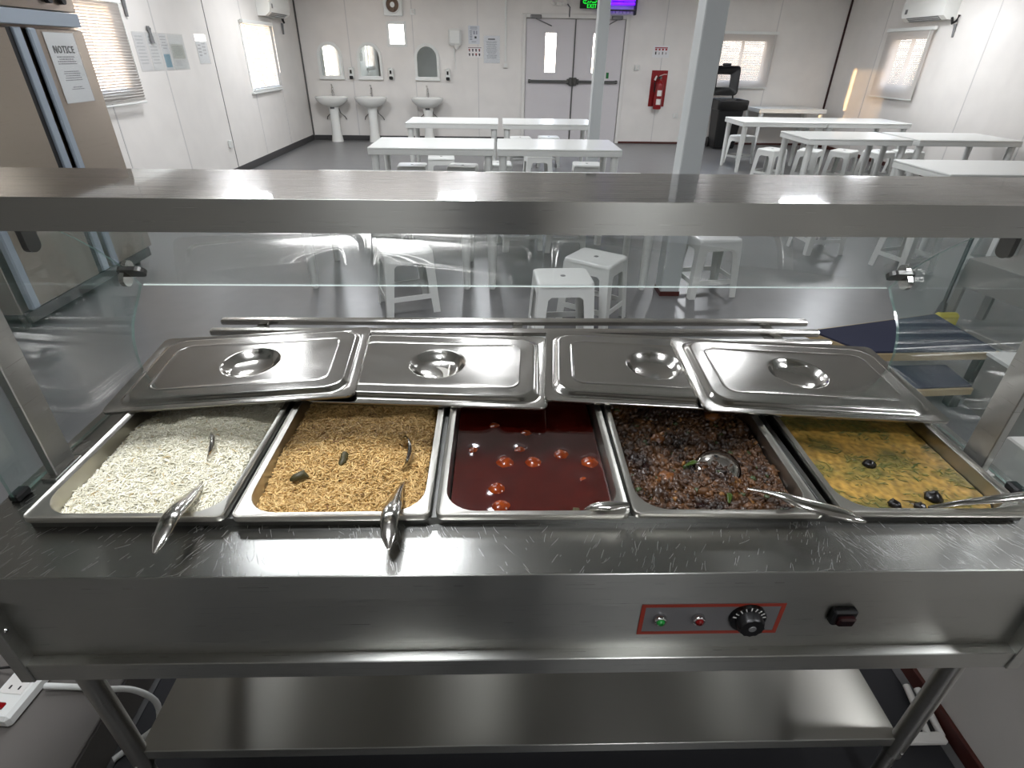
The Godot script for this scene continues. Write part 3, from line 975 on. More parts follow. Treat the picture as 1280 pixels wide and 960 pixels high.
func left_wall_things() -> void:
	air_conditioner("white split air conditioner above the left wall window near the basins", Vector3(XL, 1.99, -10.75), Vector3.FORWARD, Vector3.RIGHT, 0.95)
	air_conditioner("white split air conditioner over the window beside the fridge, only its dangling hose in view", Vector3(XL, 2.02, -6.1), Vector3.FORWARD, Vector3.RIGHT, 0.95)
	var xs := [[-6.78, 0.22, Color(0.82, 0.815, 0.81)], [-7.02, 0.21, Color(0.82, 0.82, 0.815)], [-7.25, 0.16, Color(0.82, 0.82, 0.82)], [-7.53, 0.34, Color(0.81, 0.815, 0.8)]]
	var names := ["paper sheet nearest the fridge in the row on the left wall", "second paper sheet from the fridge on the left wall", "narrow sheet with a blue lower half on the left wall", "wide sheet with a greenish table on the left wall"]
	for i in 4:
		var marks := [[0.1, 0.08, 0.75, 0.8, Color(0.68, 0.685, 0.685), 9]]
		if i == 2:
			marks = [[0.1, 0.06, 0.8, 0.4, Color(0.62, 0.63, 0.63), 5], [0.08, 0.56, 0.84, 0.38, Color(0.36, 0.56, 0.63), 0]]
		if i == 3:
			marks = [[0.08, 0.28, 0.84, 0.42, Color(0.68, 0.69, 0.64), 0], [0.12, 0.34, 0.76, 0.3, Color(0.58, 0.59, 0.56), 5], [0.1, 0.75, 0.5, 0.18, Color(0.7, 0.7, 0.7), 3]]
		var s := sheet("paper_notice", names[i], "notice", Vector3(XL, 1.5, xs[i][0]), xs[i][1], 0.34, Vector3.FORWARD, Vector3.RIGHT, sheet_tex(110, 170, xs[i][2], marks), "sheets taped in a row on the left wall")
		put("pocket", geo().span(Vector3(0.004, -0.18, -xs[i][1] / 2 - 0.01), Vector3(0.005, 0.18, xs[i][1] / 2 + 0.01)), M.plastic_pocket, s)
	var s2 := sheet("glossy_notice", "glossy plastic-covered sheet beside the wall joint on the left wall", "notice", Vector3(XL, 1.53, -8.15), 0.28, 0.3, Vector3.FORWARD, Vector3.RIGHT, sheet_tex(100, 110, Color(0.86, 0.87, 0.87), [[0.1, 0.1, 0.3, 0.7, Color(0.6, 0.6, 0.6), 6], [0.5, 0.15, 0.35, 0.6, Color(0.66, 0.66, 0.66), 5]]))
	put("pocket", geo().span(Vector3(0.006, -0.16, -0.15), Vector3(0.007, 0.16, 0.15)), M.plastic_pocket, s2)
	# hook with cloths above the sheets
	var t := thing("wall_hook", "small grey hook with a folded cloth above the paper sheets", "hook", Vector3(XL + 0.002, 1.68, -7.0))
	put("plate", geo().box(Vector3(0.006, 0.03, 0), Vector3(0.012, 0.05, 0.05), 0.003), M.grey_plastic, t)
	put("cloth", geo().loft([[Vector3(0.01, 0.04, 0.05), Vector3(0.03, 0.04, 0.0), Vector3(0.01, 0.04, -0.05), Vector3(0.004, 0.04, 0.0)], [Vector3(0.012, 0.0, 0.02), Vector3(0.03, 0.0, 0.0), Vector3(0.012, 0.0, -0.03), Vector3(0.004, 0.0, 0.0)], [Vector3(0.012, -0.1, 0.04), Vector3(0.04, -0.1, 0.0), Vector3(0.012, -0.1, -0.05), Vector3(0.004, -0.1, 0.0)]], true, true, true), M.grey_plastic, t)
	switch_box(Vector3(XL, 0.42, -8.3), Vector3.RIGHT, "white double socket low on the left wall")


func right_wall_things() -> void:
	air_conditioner("white split air conditioner above the right wall window", Vector3(XR, 2.04, -9.75), Vector3.BACK, Vector3.LEFT, 0.95)


# ------------------------------------------------------------------ columns, tables, stools
func columns_and_tables() -> void:
	var cols := [["thick square white column with a brown foot beside the stools", -3.92], ["square white column in front of the double door", -7.98]]
	for c in cols:
		var t := thing("square_column", c[0], "column", Vector3(1.276, 0, c[1]), 0.0, "square steel columns of the hall")
		put("shaft", geo().span(Vector3(-0.069, 0.0, -0.08), Vector3(0.069, CEIL - 0.001, 0.08), 0.006), M.column_paint, t)
		var g := geo()
		for s in [-1, 1]:
			g.span(Vector3(-0.073, 0, s * 0.08), Vector3(0.073, 0.035, s * 0.084))
			g.span(Vector3(s * 0.069, 0, -0.08), Vector3(s * 0.073, 0.035, 0.08))
		put("foot_trim", g, M.skirting_brown, t)
	var W := 1.26
	var D := 0.78
	var t0 := thing("dining_table", "", "table", Vector3.ZERO, 0.0, "white plastic dining tables")
	put("tabletop", geo().box(Vector3(0, 0.71, 0), Vector3(W, 0.02, D), 0.006), M.white_plastic, t0)
	var ap := geo()
	for s in [-1, 1]:
		ap.box(Vector3(0, 0.675, s * (D / 2 - 0.008)), Vector3(W - 0.004, 0.05, 0.012), 0.003)
		ap.box(Vector3(s * (W / 2 - 0.008), 0.675, 0), Vector3(0.012, 0.05, D - 0.03), 0.003)
	put("apron", ap, M.white_plastic, t0)
	var lg := geo().tube([Vector3(0, 0.0, 0), Vector3(0, 0.03, 0), Vector3(0, 0.7, 0)], [0.022, 0.026, 0.042], 12)
	var lm := lg.mesh()
	for sx in [-1, 1]:
		for sz in [-1, 1]:
			put("leg", lm, M.white_plastic, t0, Vector3(sx * (W / 2 - 0.06), 0, sz * (D / 2 - 0.065)))
	var spots := [
		[-0.8, -4.3, "white plastic table just beyond the counter, in front of the basins"], [0.53, -4.3, "white plastic table just beyond the counter, beside the thick column"],
		[-0.665, -6.32, "white plastic table with wet shine, left one of the nearer pair"], [0.625, -6.32, "white plastic table of the nearer pair in front of the double door"],
		[-0.62, -8.62, "white plastic table of the far pair, in front of the lone basin"], [0.7, -8.62, "white plastic table of the far pair, closest to the double door"],
		[5.52, -11.72, "white plastic table pushed against the end wall beside the bin"],
		[4.27, -9.3, "white plastic table in the middle row, in front of the bin"], [5.55, -9.3, "white plastic table in the middle row, against the right wall"],
		[4.32, -7.4, "white plastic table in front of the stacked stools"], [5.66, -7.4, "white plastic table under the right wall, beside the stacked stools"],
		[4.4, -5.14, "large-looking white plastic table nearest the counter at the right edge"]]
	for i in spots.size():
		if i == 0:
			t0.position = Vector3(spots[i][0], 0, spots[i][1])
			t0.set_meta("label", spots[i][2])
		else:
			copy(t0, spots[i][2], Vector3(spots[i][0], 0, spots[i][1]))


func make_stool() -> Node3D:
	var t := thing("plastic_stool", "", "stool", Vector3.ZERO, 0.0, "white plastic stools")
	var h := 0.43
	var a := Vector2(0.158, 0.135)
	var b := Vector2(0.183, 0.16)
	var g := geo()
	g.loft([rrect(a.x + 0.006, a.y + 0.006, 0.03, h - 0.022, 4), rrect(a.x + 0.004, a.y + 0.004, 0.03, h - 0.006, 4), rrect(a.x - 0.006, a.y - 0.006, 0.026, h, 4), rrect(a.x - 0.03, a.y - 0.03, 0.02, h - 0.001, 4)], true, true, true, true)
	put("seat", g, M.white_plastic, t)
	put("grip_hole", geo().lathe([Vector2(0.016, h - 0.001), Vector2(0.015, h + 0.0008)], Vector3.ZERO, 12), M.grey_plastic, t)
	for sx in [-1, 1]:
		for sz in [-1, 1]:
			var lg := geo()
			var ring := func(y: float, w: float) -> Array:
				var k := 1.0 - y / h
				var px: float = sx * lerpf(a.x, b.x, k)
				var pz: float = sz * lerpf(a.y, b.y, k)
				var e := 0.007
				var q := [Vector2(0, 0), Vector2(w, 0), Vector2(w, e), Vector2(e, e), Vector2(e, w), Vector2(0, w)]
				var out := []
				for p in q:
					out.append(Vector3(px - sx * p.x, y, pz - sz * p.y))
				return out
			var r0: Array = ring.call(0.0, 0.046)
			var r1: Array = ring.call(h - 0.02, 0.066)
			for j in 6:
				var p0: Vector3 = r0[j]
				var p1: Vector3 = r0[(j + 1) % 6]
				var d := p1 - p0
				var o := d.cross(Vector3.UP) * (1 if sx * sz > 0 else -1)
				lg.quad(p0, p1, r1[(j + 1) % 6], r1[j], o)
			for j in [[0, 1, 2], [0, 2, 3], [0, 3, 4], [0, 4, 5]]:
				lg.tri(r0[j[0]], r0[j[1]], r0[j[2]], Vector3.DOWN)
			put("leg", lg, M.white_plastic, t)
	for s in [-1, 1]:
		for ax in 2:
			var wide: float = a.x if ax == 0 else a.y
			var far: float = a.y if ax == 0 else a.x
			var grow: float = b.y - a.y if ax == 0 else b.x - a.x
			var out := Vector3(0, 0, s) if ax == 0 else Vector3(s, 0, 0)
			var along := Vector3.RIGHT if ax == 0 else Vector3.BACK
			var down := (Vector3.DOWN * h + out * grow).normalized()
			var w := wide - 0.02
			var poly := PackedVector2Array([Vector2(-w, 0), Vector2(w, 0), Vector2(w - 0.02, 0.12), Vector2(w - 0.035, 0.08), Vector2(w - 0.055, 0.062), Vector2(-w + 0.055, 0.062), Vector2(-w + 0.035, 0.08), Vector2(-w + 0.02, 0.12)])
			put("side_arch", geo().prism(poly, out * far + Vector3.UP * (h - 0.02), along, down, -out * 0.006), M.white_plastic, t)
			var k := 1.0 - 0.12 / h
			var sw: float = lerpf(wide, b.x if ax == 0 else b.y, k) - 0.02
			put("stretcher", geo().box(out * (far + grow * k - 0.004) + Vector3.UP * 0.12, along.abs() * sw * 2.0 + Vector3.UP * 0.034 + out.abs() * 0.007, 0.0), M.white_plastic, t)
	return t


func stools() -> void:
	var s0 := make_stool()
	var spots := [
		[-0.62, -3.62, 0.36, "white stool seen through the glass, standing alone under the table"],
		[0.38, -3.07, 0.06, "white stool nearest the counter, in front of another stool"],
		[0.63, -3.43, -0.62, "white stool turned aslant just behind the nearest stool"],
		[1.56, -3.95, 0.15, "white stool right beside the thick column's brown foot"],
		[0.2, -5.05, 0.2, "white stool behind the table just beyond the counter, towards its middle"],
		[0.62, -5.0, -0.1, "white stool behind the table just beyond the counter, second from the column"],
		[1.05, -5.3, 0.3, "white stool behind the table just beyond the counter, beside the column"],
		[-1.0, -5.1, -0.2, "white stool behind the table, seen above the lone stool"],
		[-0.98, -6.75, 0.05, "white stool tucked under the nearer paired table, left end"],
		[-0.4, -6.75, -0.1, "white stool tucked under the nearer paired table, right end"],
		[-0.7, -7.35, 0.1, "white stool between the two pairs of tables, behind the left table"],
		[0.0, -6.95, 0.0, "white stool under the gap between the nearer paired tables"],
		[0.52, -7.6, 0.1, "white stool between the two pairs of tables, in line with the double door"],
		[1.06, -6.95, -0.05, "white stool at the right end of the nearer paired tables"],
		[0.35, -9.3, 0.1, "white stool behind the far paired tables, under the door's left leaf"],
		[0.8, -9.4, 0.0, "white stool behind the far paired tables, under the door's right leaf"],
		[4.05, -9.85, 0.5, "white stool behind the middle row table, close to the bin"],
		[4.42, -8.3, 0.9, "white stool between the right-hand tables, first from the bin side"],
		[4.9, -8.28, 0.7, "white stool between the right-hand tables, second from the bin side"],
		[5.38, -8.25, 0.4, "white stool between the right-hand tables, third from the bin side"],
		[5.83, -8.3, 0.1, "white stool between the right-hand tables, closest to the right wall"],
		[3.9, -8.35, 0.6, "white stool beside the leg of the middle row table"],
		[4.35, -6.1, 0.2, "white stool behind the right-hand table nearest the counter"],
		[3.45, -4.5, 0.3, "white stool seen through the right glass end beyond the grey bench"],
		[4.1, -4.3, -0.2, "second white stool seen through the right glass end beyond the grey bench"],
		[2.95, -5.0, 0.1, "white stool seen through the glass above the steel clip"]]
	for i in spots.size():
		var s: Array = spots[i]
		if i == 0:
			s0.position = Vector3(s[0], 0, s[1])
			s0.rotation.y = s[2]
			s0.set_meta("label", s[3])
		else:
			copy(s0, s[3], Vector3(s[0], 0, s[1]), s[2])
	wheelie_bin()


func wheelie_bin() -> void:
	var t := thing("wheelie_bin", "black wheeled bin with its holed lid standing open", "bin", Vector3(4.37, 0, -11.6))
	var k := 4
	put("body", geo().loft([rrect(0.19, 0.19, 0.04, 0.02, k), rrect(0.2, 0.2, 0.04, 0.06, k), rrect(0.24, 0.245, 0.05, 0.7, k), rrect(0.245, 0.25, 0.05, 0.76, k)], true, true, false, true), M.black_plastic, t)
	put("collar", geo().loft([rrect(0.245, 0.25, 0.05, 0.68, k), rrect(0.285, 0.29, 0.05, 0.7, k), rrect(0.29, 0.295, 0.05, 0.84, k), rrect(0.27, 0.275, 0.05, 0.86, k), rrect(0.245, 0.25, 0.05, 0.85, k), rrect(0.235, 0.24, 0.05, 0.7, k)], true, false, false, true), M.black_plastic, t)
	# open lid: a ring of rounded rectangle round a square hole
	var g := geo()
	var F := func(hx: float, hy: float, r: float, z: float) -> Array:
		var out := []
		for p in rrect(hx, hy, r, 0, k):
			out.append(Vector3(p.x, p.z, z))
		return out
	g.loft([F.call(0.13, 0.11, 0.01, -0.03), F.call(0.26, 0.22, 0.06, -0.03), F.call(0.285, 0.25, 0.07, 0.0), F.call(0.285, 0.25, 0.07, 0.04), F.call(0.26, 0.225, 0.06, 0.045), F.call(0.24, 0.205, 0.06, 0.01), F.call(0.13, 0.11, 0.01, 0.0), F.call(0.13, 0.11, 0.01, -0.03)])
	var l := put("lid", g, M.black_plastic, t, Vector3(-0.07, 1.15, -0.28))
	l.rotation.x = -0.12
	put("lid_handle", geo().box(Vector3(0.02, 0.27, 0.0), Vector3(0.16, 0.04, 0.05), 0.012), M.black_plastic, l)
	for s in [-1, 1]:
		put("hinge", geo().tube([Vector3(s * 0.2 - 0.03, 0.8, -0.27), Vector3(s * 0.2 - 0.05, 0.94, -0.28)], [0.016], 6), M.black_plastic, t)
		put("wheel", geo().prism(circle(0.09, 16), Vector3(s * 0.2 - 0.02, 0.09, -0.2), Vector3.BACK, Vector3.UP, Vector3(0.04, 0, 0)), M.black_plastic, t)
	put("axle", geo().tube([Vector3(-0.2, 0.09, -0.2), Vector3(0.2, 0.09, -0.2)], [0.012], 6), M.steel_dark, t)


# ------------------------------------------------------------------ kitchen side
func kitchen_fridge() -> void:
	var t := thing("upright_fridge", "tall brushed steel two-door fridge with a notice on its door", "fridge", Vector3(-3.25, 0, -3.87))
	# front faces +x; z runs along the front
	var x1 := 0.4
	put("cabinet", geo().span(Vector3(-0.4, 0.12, -0.695), Vector3(x1 - 0.05, 2.05, 0.695), 0.004), M.steel_fridge, t)
	for s in [-1, 1]:
		for q in [-1, 1]:
			put("leg", geo().tube([Vector3(q * 0.3 - 0.02, 0, s * 0.62), Vector3(q * 0.3 - 0.02, 0.121, s * 0.62)], [0.022], 10), M.steel_dark, t)
	for k in 2:
		var z0: float = -0.693 if k == 0 else -0.0
		var z1: float = -0.165 if k == 0 else 0.61
		var d := put("door", geo().span(Vector3(x1 - 0.048, 0.14, z0 if k == 0 else 0.0), Vector3(x1, 1.63, z1 if k == 0 else 0.6), 0.006), M.steel_fridge, t)
		var hz: float = -0.2 if k == 0 else 0.63
		put("handle", geo().span(Vector3(x1 - 0.03, 0.14, hz - 0.028), Vector3(x1 + 0.012, 1.63, hz + 0.035), 0.008), M.film_blue, d)
	put("door_gap", geo().span(Vector3(x1 - 0.05, 0.14, -0.06), Vector3(x1 - 0.02, 1.63, -0.002)), M.black_plastic, t)
	put("mullion", geo().span(Vector3(x1 - 0.04, 0.14, -0.125), Vector3(x1 - 0.004, 1.63, -0.062), 0.004), M.film_blue, t)
	put("film_band", geo().span(Vector3(x1 - 0.046, 1.645, -0.693), Vector3(x1 + 0.004, 1.725, 0.693), 0.004), M.film_blue, t)
	put("control_panel", geo().span(Vector3(x1 - 0.046, 1.73, -0.693), Vector3(x1 - 0.002, 2.05, 0.693), 0.004), M.steel_fridge, t)
	for k in 2:
		put("knob", geo().prism(circle(0.022, 12), Vector3(x1 - 0.002, 1.79, -0.43 - k * 0.13), Vector3.BACK, Vector3.UP, Vector3(0.03, 0, 0)), M.black_plastic, t)
	put("vent_grille", geo().span(Vector3(x1 - 0.049, 0.06, -0.68), Vector3(x1 - 0.02, 0.13, 0.68), 0.003), M.steel_dark, t)
	var n := sheet("fridge_notice", "white typed notice headed NOTICE taped to the steel fridge door", "notice", Vector3(-2.85, 1.41, -4.3), 0.285, 0.4, Vector3.FORWARD, Vector3.RIGHT, sheet_tex(220, 310, Color(0.82, 0.83, 0.83), [[0.16, 0.33, 0.66, 0.13, Color(0.34, 0.34, 0.36), 4], [0.2, 0.54, 0.64, 0.16, Color(0.34, 0.34, 0.36), 5], [0.3, 0.77, 0.5, 0.06, Color(0.38, 0.38, 0.4), 2]]))
	mat("ink", Color(0.03, 0.03, 0.035), 0.6)
	for k in 3:
		text("NOTICE", 0.056, 0.001, M.ink, n, Vector3(0.0032 + k * 0.0002, 0.105 + k * 0.0008, 0.0012 - k * 0.0012), Basis(Vector3.UP, PI / 2))
	put("pocket", geo().span(Vector3(0.005, -0.205, -0.148), Vector3(0.006, 0.205, 0.148)), M.plastic_pocket, n)


func counter() -> void:
	var t := thing("serving_counter", "long stainless steel bain-marie serving counter with control panel and lower shelf", "counter", Vector3(0.0575, 0, -0.9))
	var o := Vector3(0.0575, 0, -0.9)
	var S := func(a: Vector3, b: Vector3, bev := 0.001) -> Geo: return geo().span(a - o, b - o, bev)
	var ty := 0.85
	# worktop with the well opening cut out of it
	var g := geo()
	for r in [[-0.86, 0.975, -0.678, -0.574], [-0.86, 0.975, -1.25, -1.195], [-0.86, -0.766, -1.195, -0.678], [0.902, 0.975, -1.195, -0.678]]:
		g.span(Vector3(r[0], ty - 0.02, r[2]) - o, Vector3(r[1], ty, r[3]) - o)
	put("worktop", g, M.steel_top, t)
	put("front_edge", S.call(Vector3(-0.86, 0.7965, -0.574), Vector3(0.975, ty + 0.0005, -0.571)), M.steel_fascia, t)
	g = geo()
	g.span(Vector3(-0.766, 0.69, -1.195) - o, Vector3(0.902, 0.695, -0.678) - o)
	for s in [[-0.766, -0.764, -1.195, -0.678], [0.9, 0.902, -1.195, -0.678], [-0.766, 0.902, -1.195, -1.192], [-0.766, 0.902, -0.681, -0.678]]:
		g.span(Vector3(s[0], 0.69, s[2]) - o, Vector3(s[1], ty + 0.016, s[3]) - o)
	put("water_well", g, M.steel_dark, t)
	for k in 4:
		var x: float = [-0.443, -0.108, 0.226, 0.57][k]
		put("pan_support", S.call(Vector3(x - 0.006, ty, -1.192), Vector3(x + 0.006, ty + 0.014, -0.681)), M.steel_dark, t)
	put("front_panel", S.call(Vector3(-0.8, 0.652, -0.59), Vector3(0.917, 0.797, -0.579)), M.steel_fascia, t)
	g = geo()
	g.span(Vector3(-0.8, 0.612, -0.6) - o, Vector3(0.917, 0.654, -0.56) - o, 0.0015)
	put("lower_channel", g, M.steel_fascia, t)
	for s in [[-0.8, -0.777], [0.894, 0.917]]:
		var b := put("end_bracket", S.call(Vector3(s[0], 0.612, -0.6), Vector3(s[1], 0.796, -0.557)), M.steel_fascia, t)
		var bx: float = s[1] if s[0] < 0 else s[0]
		put("screw", geo().lathe([Vector2(0.004, 0), Vector2(0.003, 0.002)], Vector3.ZERO, 8), M.chrome, b, Vector3(bx, 0.737, -0.567) - o).rotation.z = PI / 2 if s[0] > 0 else -PI / 2
	put("body_side", S.call(Vector3(-0.8, 0.612, -1.2), Vector3(-0.795, 0.83, -0.6)), M.steel, t)
	put("body_side", S.call(Vector3(0.912, 0.612, -1.2), Vector3(0.917, 0.83, -0.6)), M.steel, t)
	put("body_back", S.call(Vector3(-0.8, 0.612, -1.205), Vector3(0.917, 0.83, -1.2)), M.steel, t)
	put("body_floor", S.call(Vector3(-0.795, 0.612, -1.2), Vector3(0.912, 0.616, -0.6)), M.steel, t)
	for x in [-0.78, 0.905]:
		for z in [-0.636, -1.17]:
			var l := put("leg", geo().tube([Vector3(x, 0.17, z) - o, Vector3(x, 0.613, z) - o], [0.019], 16), M.steel, t)
			put("foot", geo().tube([Vector3(x, 0.0, z) - o, Vector3(x, 0.012, z) - o, Vector3(x, 0.014, z) - o, Vector3(x, 0.18, z) - o], [0.022, 0.022, 0.0145, 0.0145], 12), M.steel, l)
			put("bolt", geo().lathe([Vector2(0.004, 0), Vector2(0.003, 0.003)], Vector3.ZERO, 8), M.chrome, l, Vector3(x, 0.195, z + 0.019) - o).rotation.x = PI / 2
	g = geo()
	g.span(Vector3(-0.772, 0.225, -1.18) - o, Vector3(0.897, 0.23, -0.632) - o)
	put("lower_shelf", g, M.steel_shelf_low, t)
	put("shelf_lip", S.call(Vector3(-0.772, 0.2, -0.634), Vector3(0.897, 0.2302, -0.631)), M.steel_fascia, t)
	# control panel
	var zf := -0.579
	var st := put("control_plate", geo().span(Vector3(0.234, 0.693, zf) - o, Vector3(0.471, 0.769, zf + 0.001) - o), M.sticker_grey, t)
	g = geo()
	for r in [[0.234, 0.471, 0.762, 0.769], [0.234, 0.471, 0.693, 0.7], [0.234, 0.241, 0.7, 0.762], [0.464, 0.471, 0.7, 0.762]]:
		g.span(Vector3(r[0], r[2], zf + 0.001) - o, Vector3(r[1], r[3], zf + 0.0015) - o)
	put("red_border", g, M.red_print, st)
	for k in 2:
		var at := Vector3([0.267, 0.331][k], 0.735, zf + 0.001) - o
		var rings := []
		for p in [[0.011, 0.0], [0.0105, 0.008], [0.008, 0.009]]:
			var r := []
			for j in 14:
				r.append(at + Vector3(cos(TAU * j / 14) * p[0], sin(TAU * j / 14) * p[0], p[1]))
			rings.append(r)
		var pl := put("pilot_lamp", geo().loft(rings, true, false, true), M.chrome, st)
		rings = []
		for p in [[0.0075, 0.0085], [0.006, 0.012], [0.003, 0.0135]]:
			var r := []
			for j in 12:
				r.append(at + Vector3(cos(TAU * j / 12) * p[0], sin(TAU * j / 12) * p[0], p[1]))
			rings.append(r)
		put("lens", geo().loft(rings, true, false, true), M.lens_green if k == 0 else M.lens_red, pl)
	var ka := Vector3(0.412, 0.737, zf + 0.001) - o
	var kn := put("thermostat_knob", geo().prism(circle(0.03, 24), ka, Vector3.RIGHT, Vector3.UP, Vector3(0, 0, 0.007)), M.black_plastic, st)
	for k in 9:
		var a := PI * 0.08 + PI * 0.84 * k / 8
		put("scale_mark", geo().box(ka + Vector3(cos(a) * 0.025, sin(a) * 0.025, 0.0073), Vector3(0.0065, 0.0018, 0.0008), 0.0, Basis(Vector3.BACK, a)), M.white_matt, kn)
	var kr := []
	for p in [[0.021, 0.007], [0.021, 0.02], [0.019, 0.024]]:
		var r := []
		for j in 24:
			var rad: float = p[0] + (0.0012 if j % 2 == 0 else -0.0006)
			r.append(ka + Vector3(cos(TAU * j / 24) * rad, sin(TAU * j / 24) * rad, p[1]))
		kr.append(r)
	put("grip", geo().loft(kr, true, false, true), M.black_plastic, kn)
	put("knob_cap", geo().prism(circle(0.006, 12), ka + Vector3(0, 0, 0.024), Vector3.RIGHT, Vector3.UP, Vector3(0, 0, 0.0012)), M.grey_plastic, kn)
	var sw := put("rocker_switch", geo().box(Vector3(0.569, 0.742, zf + 0.006) - o, Vector3(0.04, 0.034, 0.014), 0.003), M.black_plastic, t)
	put("rocker", geo().box(Vector3(0.57, 0.74, zf + 0.0145) - o, Vector3(0.028, 0.022, 0.01), 0.003, Basis(Vector3.RIGHT, 0.15)), M.switch_red, sw)
	# tray rails on the diners' side
	for k in 3:
		var z: float = [-1.525, -1.452, -1.385][k]
		put("tray_rail", geo().span(Vector3(-0.82, 0.828, z - 0.012) - o, Vector3(0.945, 0.846, z + 0.012) - o, 0.004), M.steel_lid, t)
	for x in [-0.7, 0.06, 0.82]:
		put("rail_bracket", geo().span(Vector3(x - 0.015, 0.8, -1.53) - o, Vector3(x + 0.015, 0.829, -1.25) - o, 0.002), M.steel, t)


# the guard's cross-section towards the diners, as (z, y) from under the shelf down
const ARC := [[-0.89, 1.312], [-0.93, 1.303], [-0.97, 1.289], [-1.02, 1.264], [-1.07, 1.232], [-1.11, 1.203], [-1.15, 1.17], [-1.19, 1.132], [-1.225, 1.094], [-1.252, 1.054]]


func sneeze_guard() -> void:
	var o := Vector3(0.0575, 0.85, -0.95)
	var t := thing("food_guard", "curved glass sneeze guard with a flat steel shelf above the counter", "food guard", o)
	var xs := [-0.838, 0.953]
	# shelf
	var yb := 1.3105
	var yt := 1.356
	put("shelf", geo().span(Vector3(-0.9, yt - 0.003, -1.0) - o, Vector3(1.015, yt, -0.781) - o), M.steel_shelf, t)
	put("shelf_front", geo().span(Vector3(-0.9, yb, -0.783) - o, Vector3(1.015, yt + 0.0003, -0.78) - o), M.steel_fascia, t)
	put("shelf_back", geo().span(Vector3(-0.9, yb, -1.0) - o, Vector3(1.015, yt - 0.003, -0.997) - o), M.steel_fascia, t)
	put("shelf_underside", geo().span(Vector3(-0.9, yb + 0.004, -0.997) - o, Vector3(1.015, yb + 0.007, -0.783) - o), M.steel, t)
	for k in 2:
		var s: int = -1 if k == 0 else 1
		var gx: float = xs[k]
		# upright with a foot
		var px: float = gx - s * 0.022
		var p := put("post", geo().span(Vector3(px - 0.008, 0.852, -0.853) - o, Vector3(px + 0.008, yb + 0.003, -0.802) - o, 0.0015), M.steel, t)
		put("foot_plate", geo().span(Vector3(px - 0.014, 0.85, -0.862) - o, Vector3(px + 0.014, 0.856, -0.79) - o, 0.001), M.steel, p)
		# end pane
		var poly := PackedVector2Array([Vector2(-0.737, 0.853), Vector2(-0.737, 1.312)])
		for a in ARC:
			poly.append(Vector2(a[0], a[1]))
		for a in [[-1.232, 1.035], [-1.205, 1.012], [-1.178, 0.985], [-1.163, 0.955], [-1.155, 0.92], [-1.155, 0.88], [-1.165, 0.853]]:
			poly.append(Vector2(a[0], a[1]))
		var pane := put("end_pane", geo().prism(poly, Vector3(gx - 0.003, 0, 0) - o, Vector3.BACK, Vector3.UP, Vector3(0.006, 0, 0)), M.glass_side, t)
		var g := geo()
		for i in poly.size():
			var a := poly[i]
			var b := poly[(i + 1) % poly.size()]
			if a.y > 1.31 and b.y > 1.31:
				continue
			g.quad(Vector3(gx - 0.0032, a.y, a.x) - o, Vector3(gx + 0.0032, a.y, a.x) - o, Vector3(gx + 0.0032, b.y, b.x) - o, Vector3(gx - 0.0032, b.y, b.x) - o, Vector3(0, b.x - a.x, a.y - b.y))
		put("pane_edge", g, M.glass_edge_green, pane)
		# clips
		put("clip", clip_shape(Vector3(gx - s * 0.012, 1.248, -0.985) - o, Vector3.RIGHT, Vector3(0, 1, 0)), M.steel_dark, t)
		var c := put("corner_clip", clip_shape(Vector3(gx - s * 0.01, 1.1, -1.205) - o, Vector3.RIGHT, Vector3(0, 0.72, -0.69)), M.steel_spoon, t)
		put("clip_arm", clip_shape(Vector3(gx - s * 0.028, 1.104, -1.2) - o, Vector3(0, 0.69, -0.72), Vector3(-s, 0, 0)), M.steel_dark, c)
		put("foot_clip", geo().box(Vector3(gx, 0.857, -0.752) - o, Vector3(0.02, 0.014, 0.03), 0.003), M.black_plastic, t)
	# bent front pane
	var inner := []
	var outer := []
	for i in ARC.size():
		var a := Vector2(ARC[i][0], ARC[i][1])
		var b := Vector2(ARC[min(i + 1, ARC.size() - 1)][0], ARC[min(i + 1, ARC.size() - 1)][1])
		var pz := Vector2(ARC[max(i - 1, 0)][0], ARC[max(i - 1, 0)][1])
		var d := (b - pz).normalized()
		var nn := Vector2(-d.y, d.x) * 0.002   # towards the operator and down, or away
		inner.append(a + nn)
		outer.append(a - nn)
	var gg := geo()
	for side in [inner, outer]:
		var rings := []
		for x in [xs[0] + 0.006, xs[1] - 0.006]:
			var r := []
			for q in side:
				r.append(Vector3(x, q.y, q.x) - o)
			rings.append(r)
		gg.loft(rings, false, false, false, side == inner)
	var fp := put("front_pane", gg, M.glass, t)
	var e := geo()
	var qi: Vector2 = inner[-1]
	var qo: Vector2 = outer[-1]
	e.quad(Vector3(xs[0] + 0.006, qi.y, qi.x) - o, Vector3(xs[1] - 0.006, qi.y, qi.x) - o, Vector3(xs[1] - 0.006, qo.y, qo.x) - o, Vector3(xs[0] + 0.006, qo.y, qo.x) - o, Vector3(0, -1, -0.3))
	put("front_pane_edge", e, M.glass_edge, fp)


# a stubby rounded plate: axis is its thickness, long its length
func clip_shape(at: Vector3, axis: Vector3, long: Vector3) -> Geo:
	var side := axis.normalized().cross(long.normalized())
	var poly := PackedVector2Array()
	for j in 9:
		var a := PI * j / 8
		poly.append(Vector2(cos(a) * 0.016, 0.012 + sin(a) * 0.016))
	for j in 9:
		var a := PI + PI * j / 8
		poly.append(Vector2(cos(a) * 0.016, -0.02 + sin(a) * 0.012))
	return geo().prism(poly, at - axis.normalized() * 0.005, side, long.normalized(), axis.normalized() * 0.01)


# ------------------------------------------------------------------ pans and food
const PAN_X := [-0.6095, -0.2755, 0.0605, 0.3915, 0.7475]
const PAN_Y := 0.877
const PAN_Z := -0.935


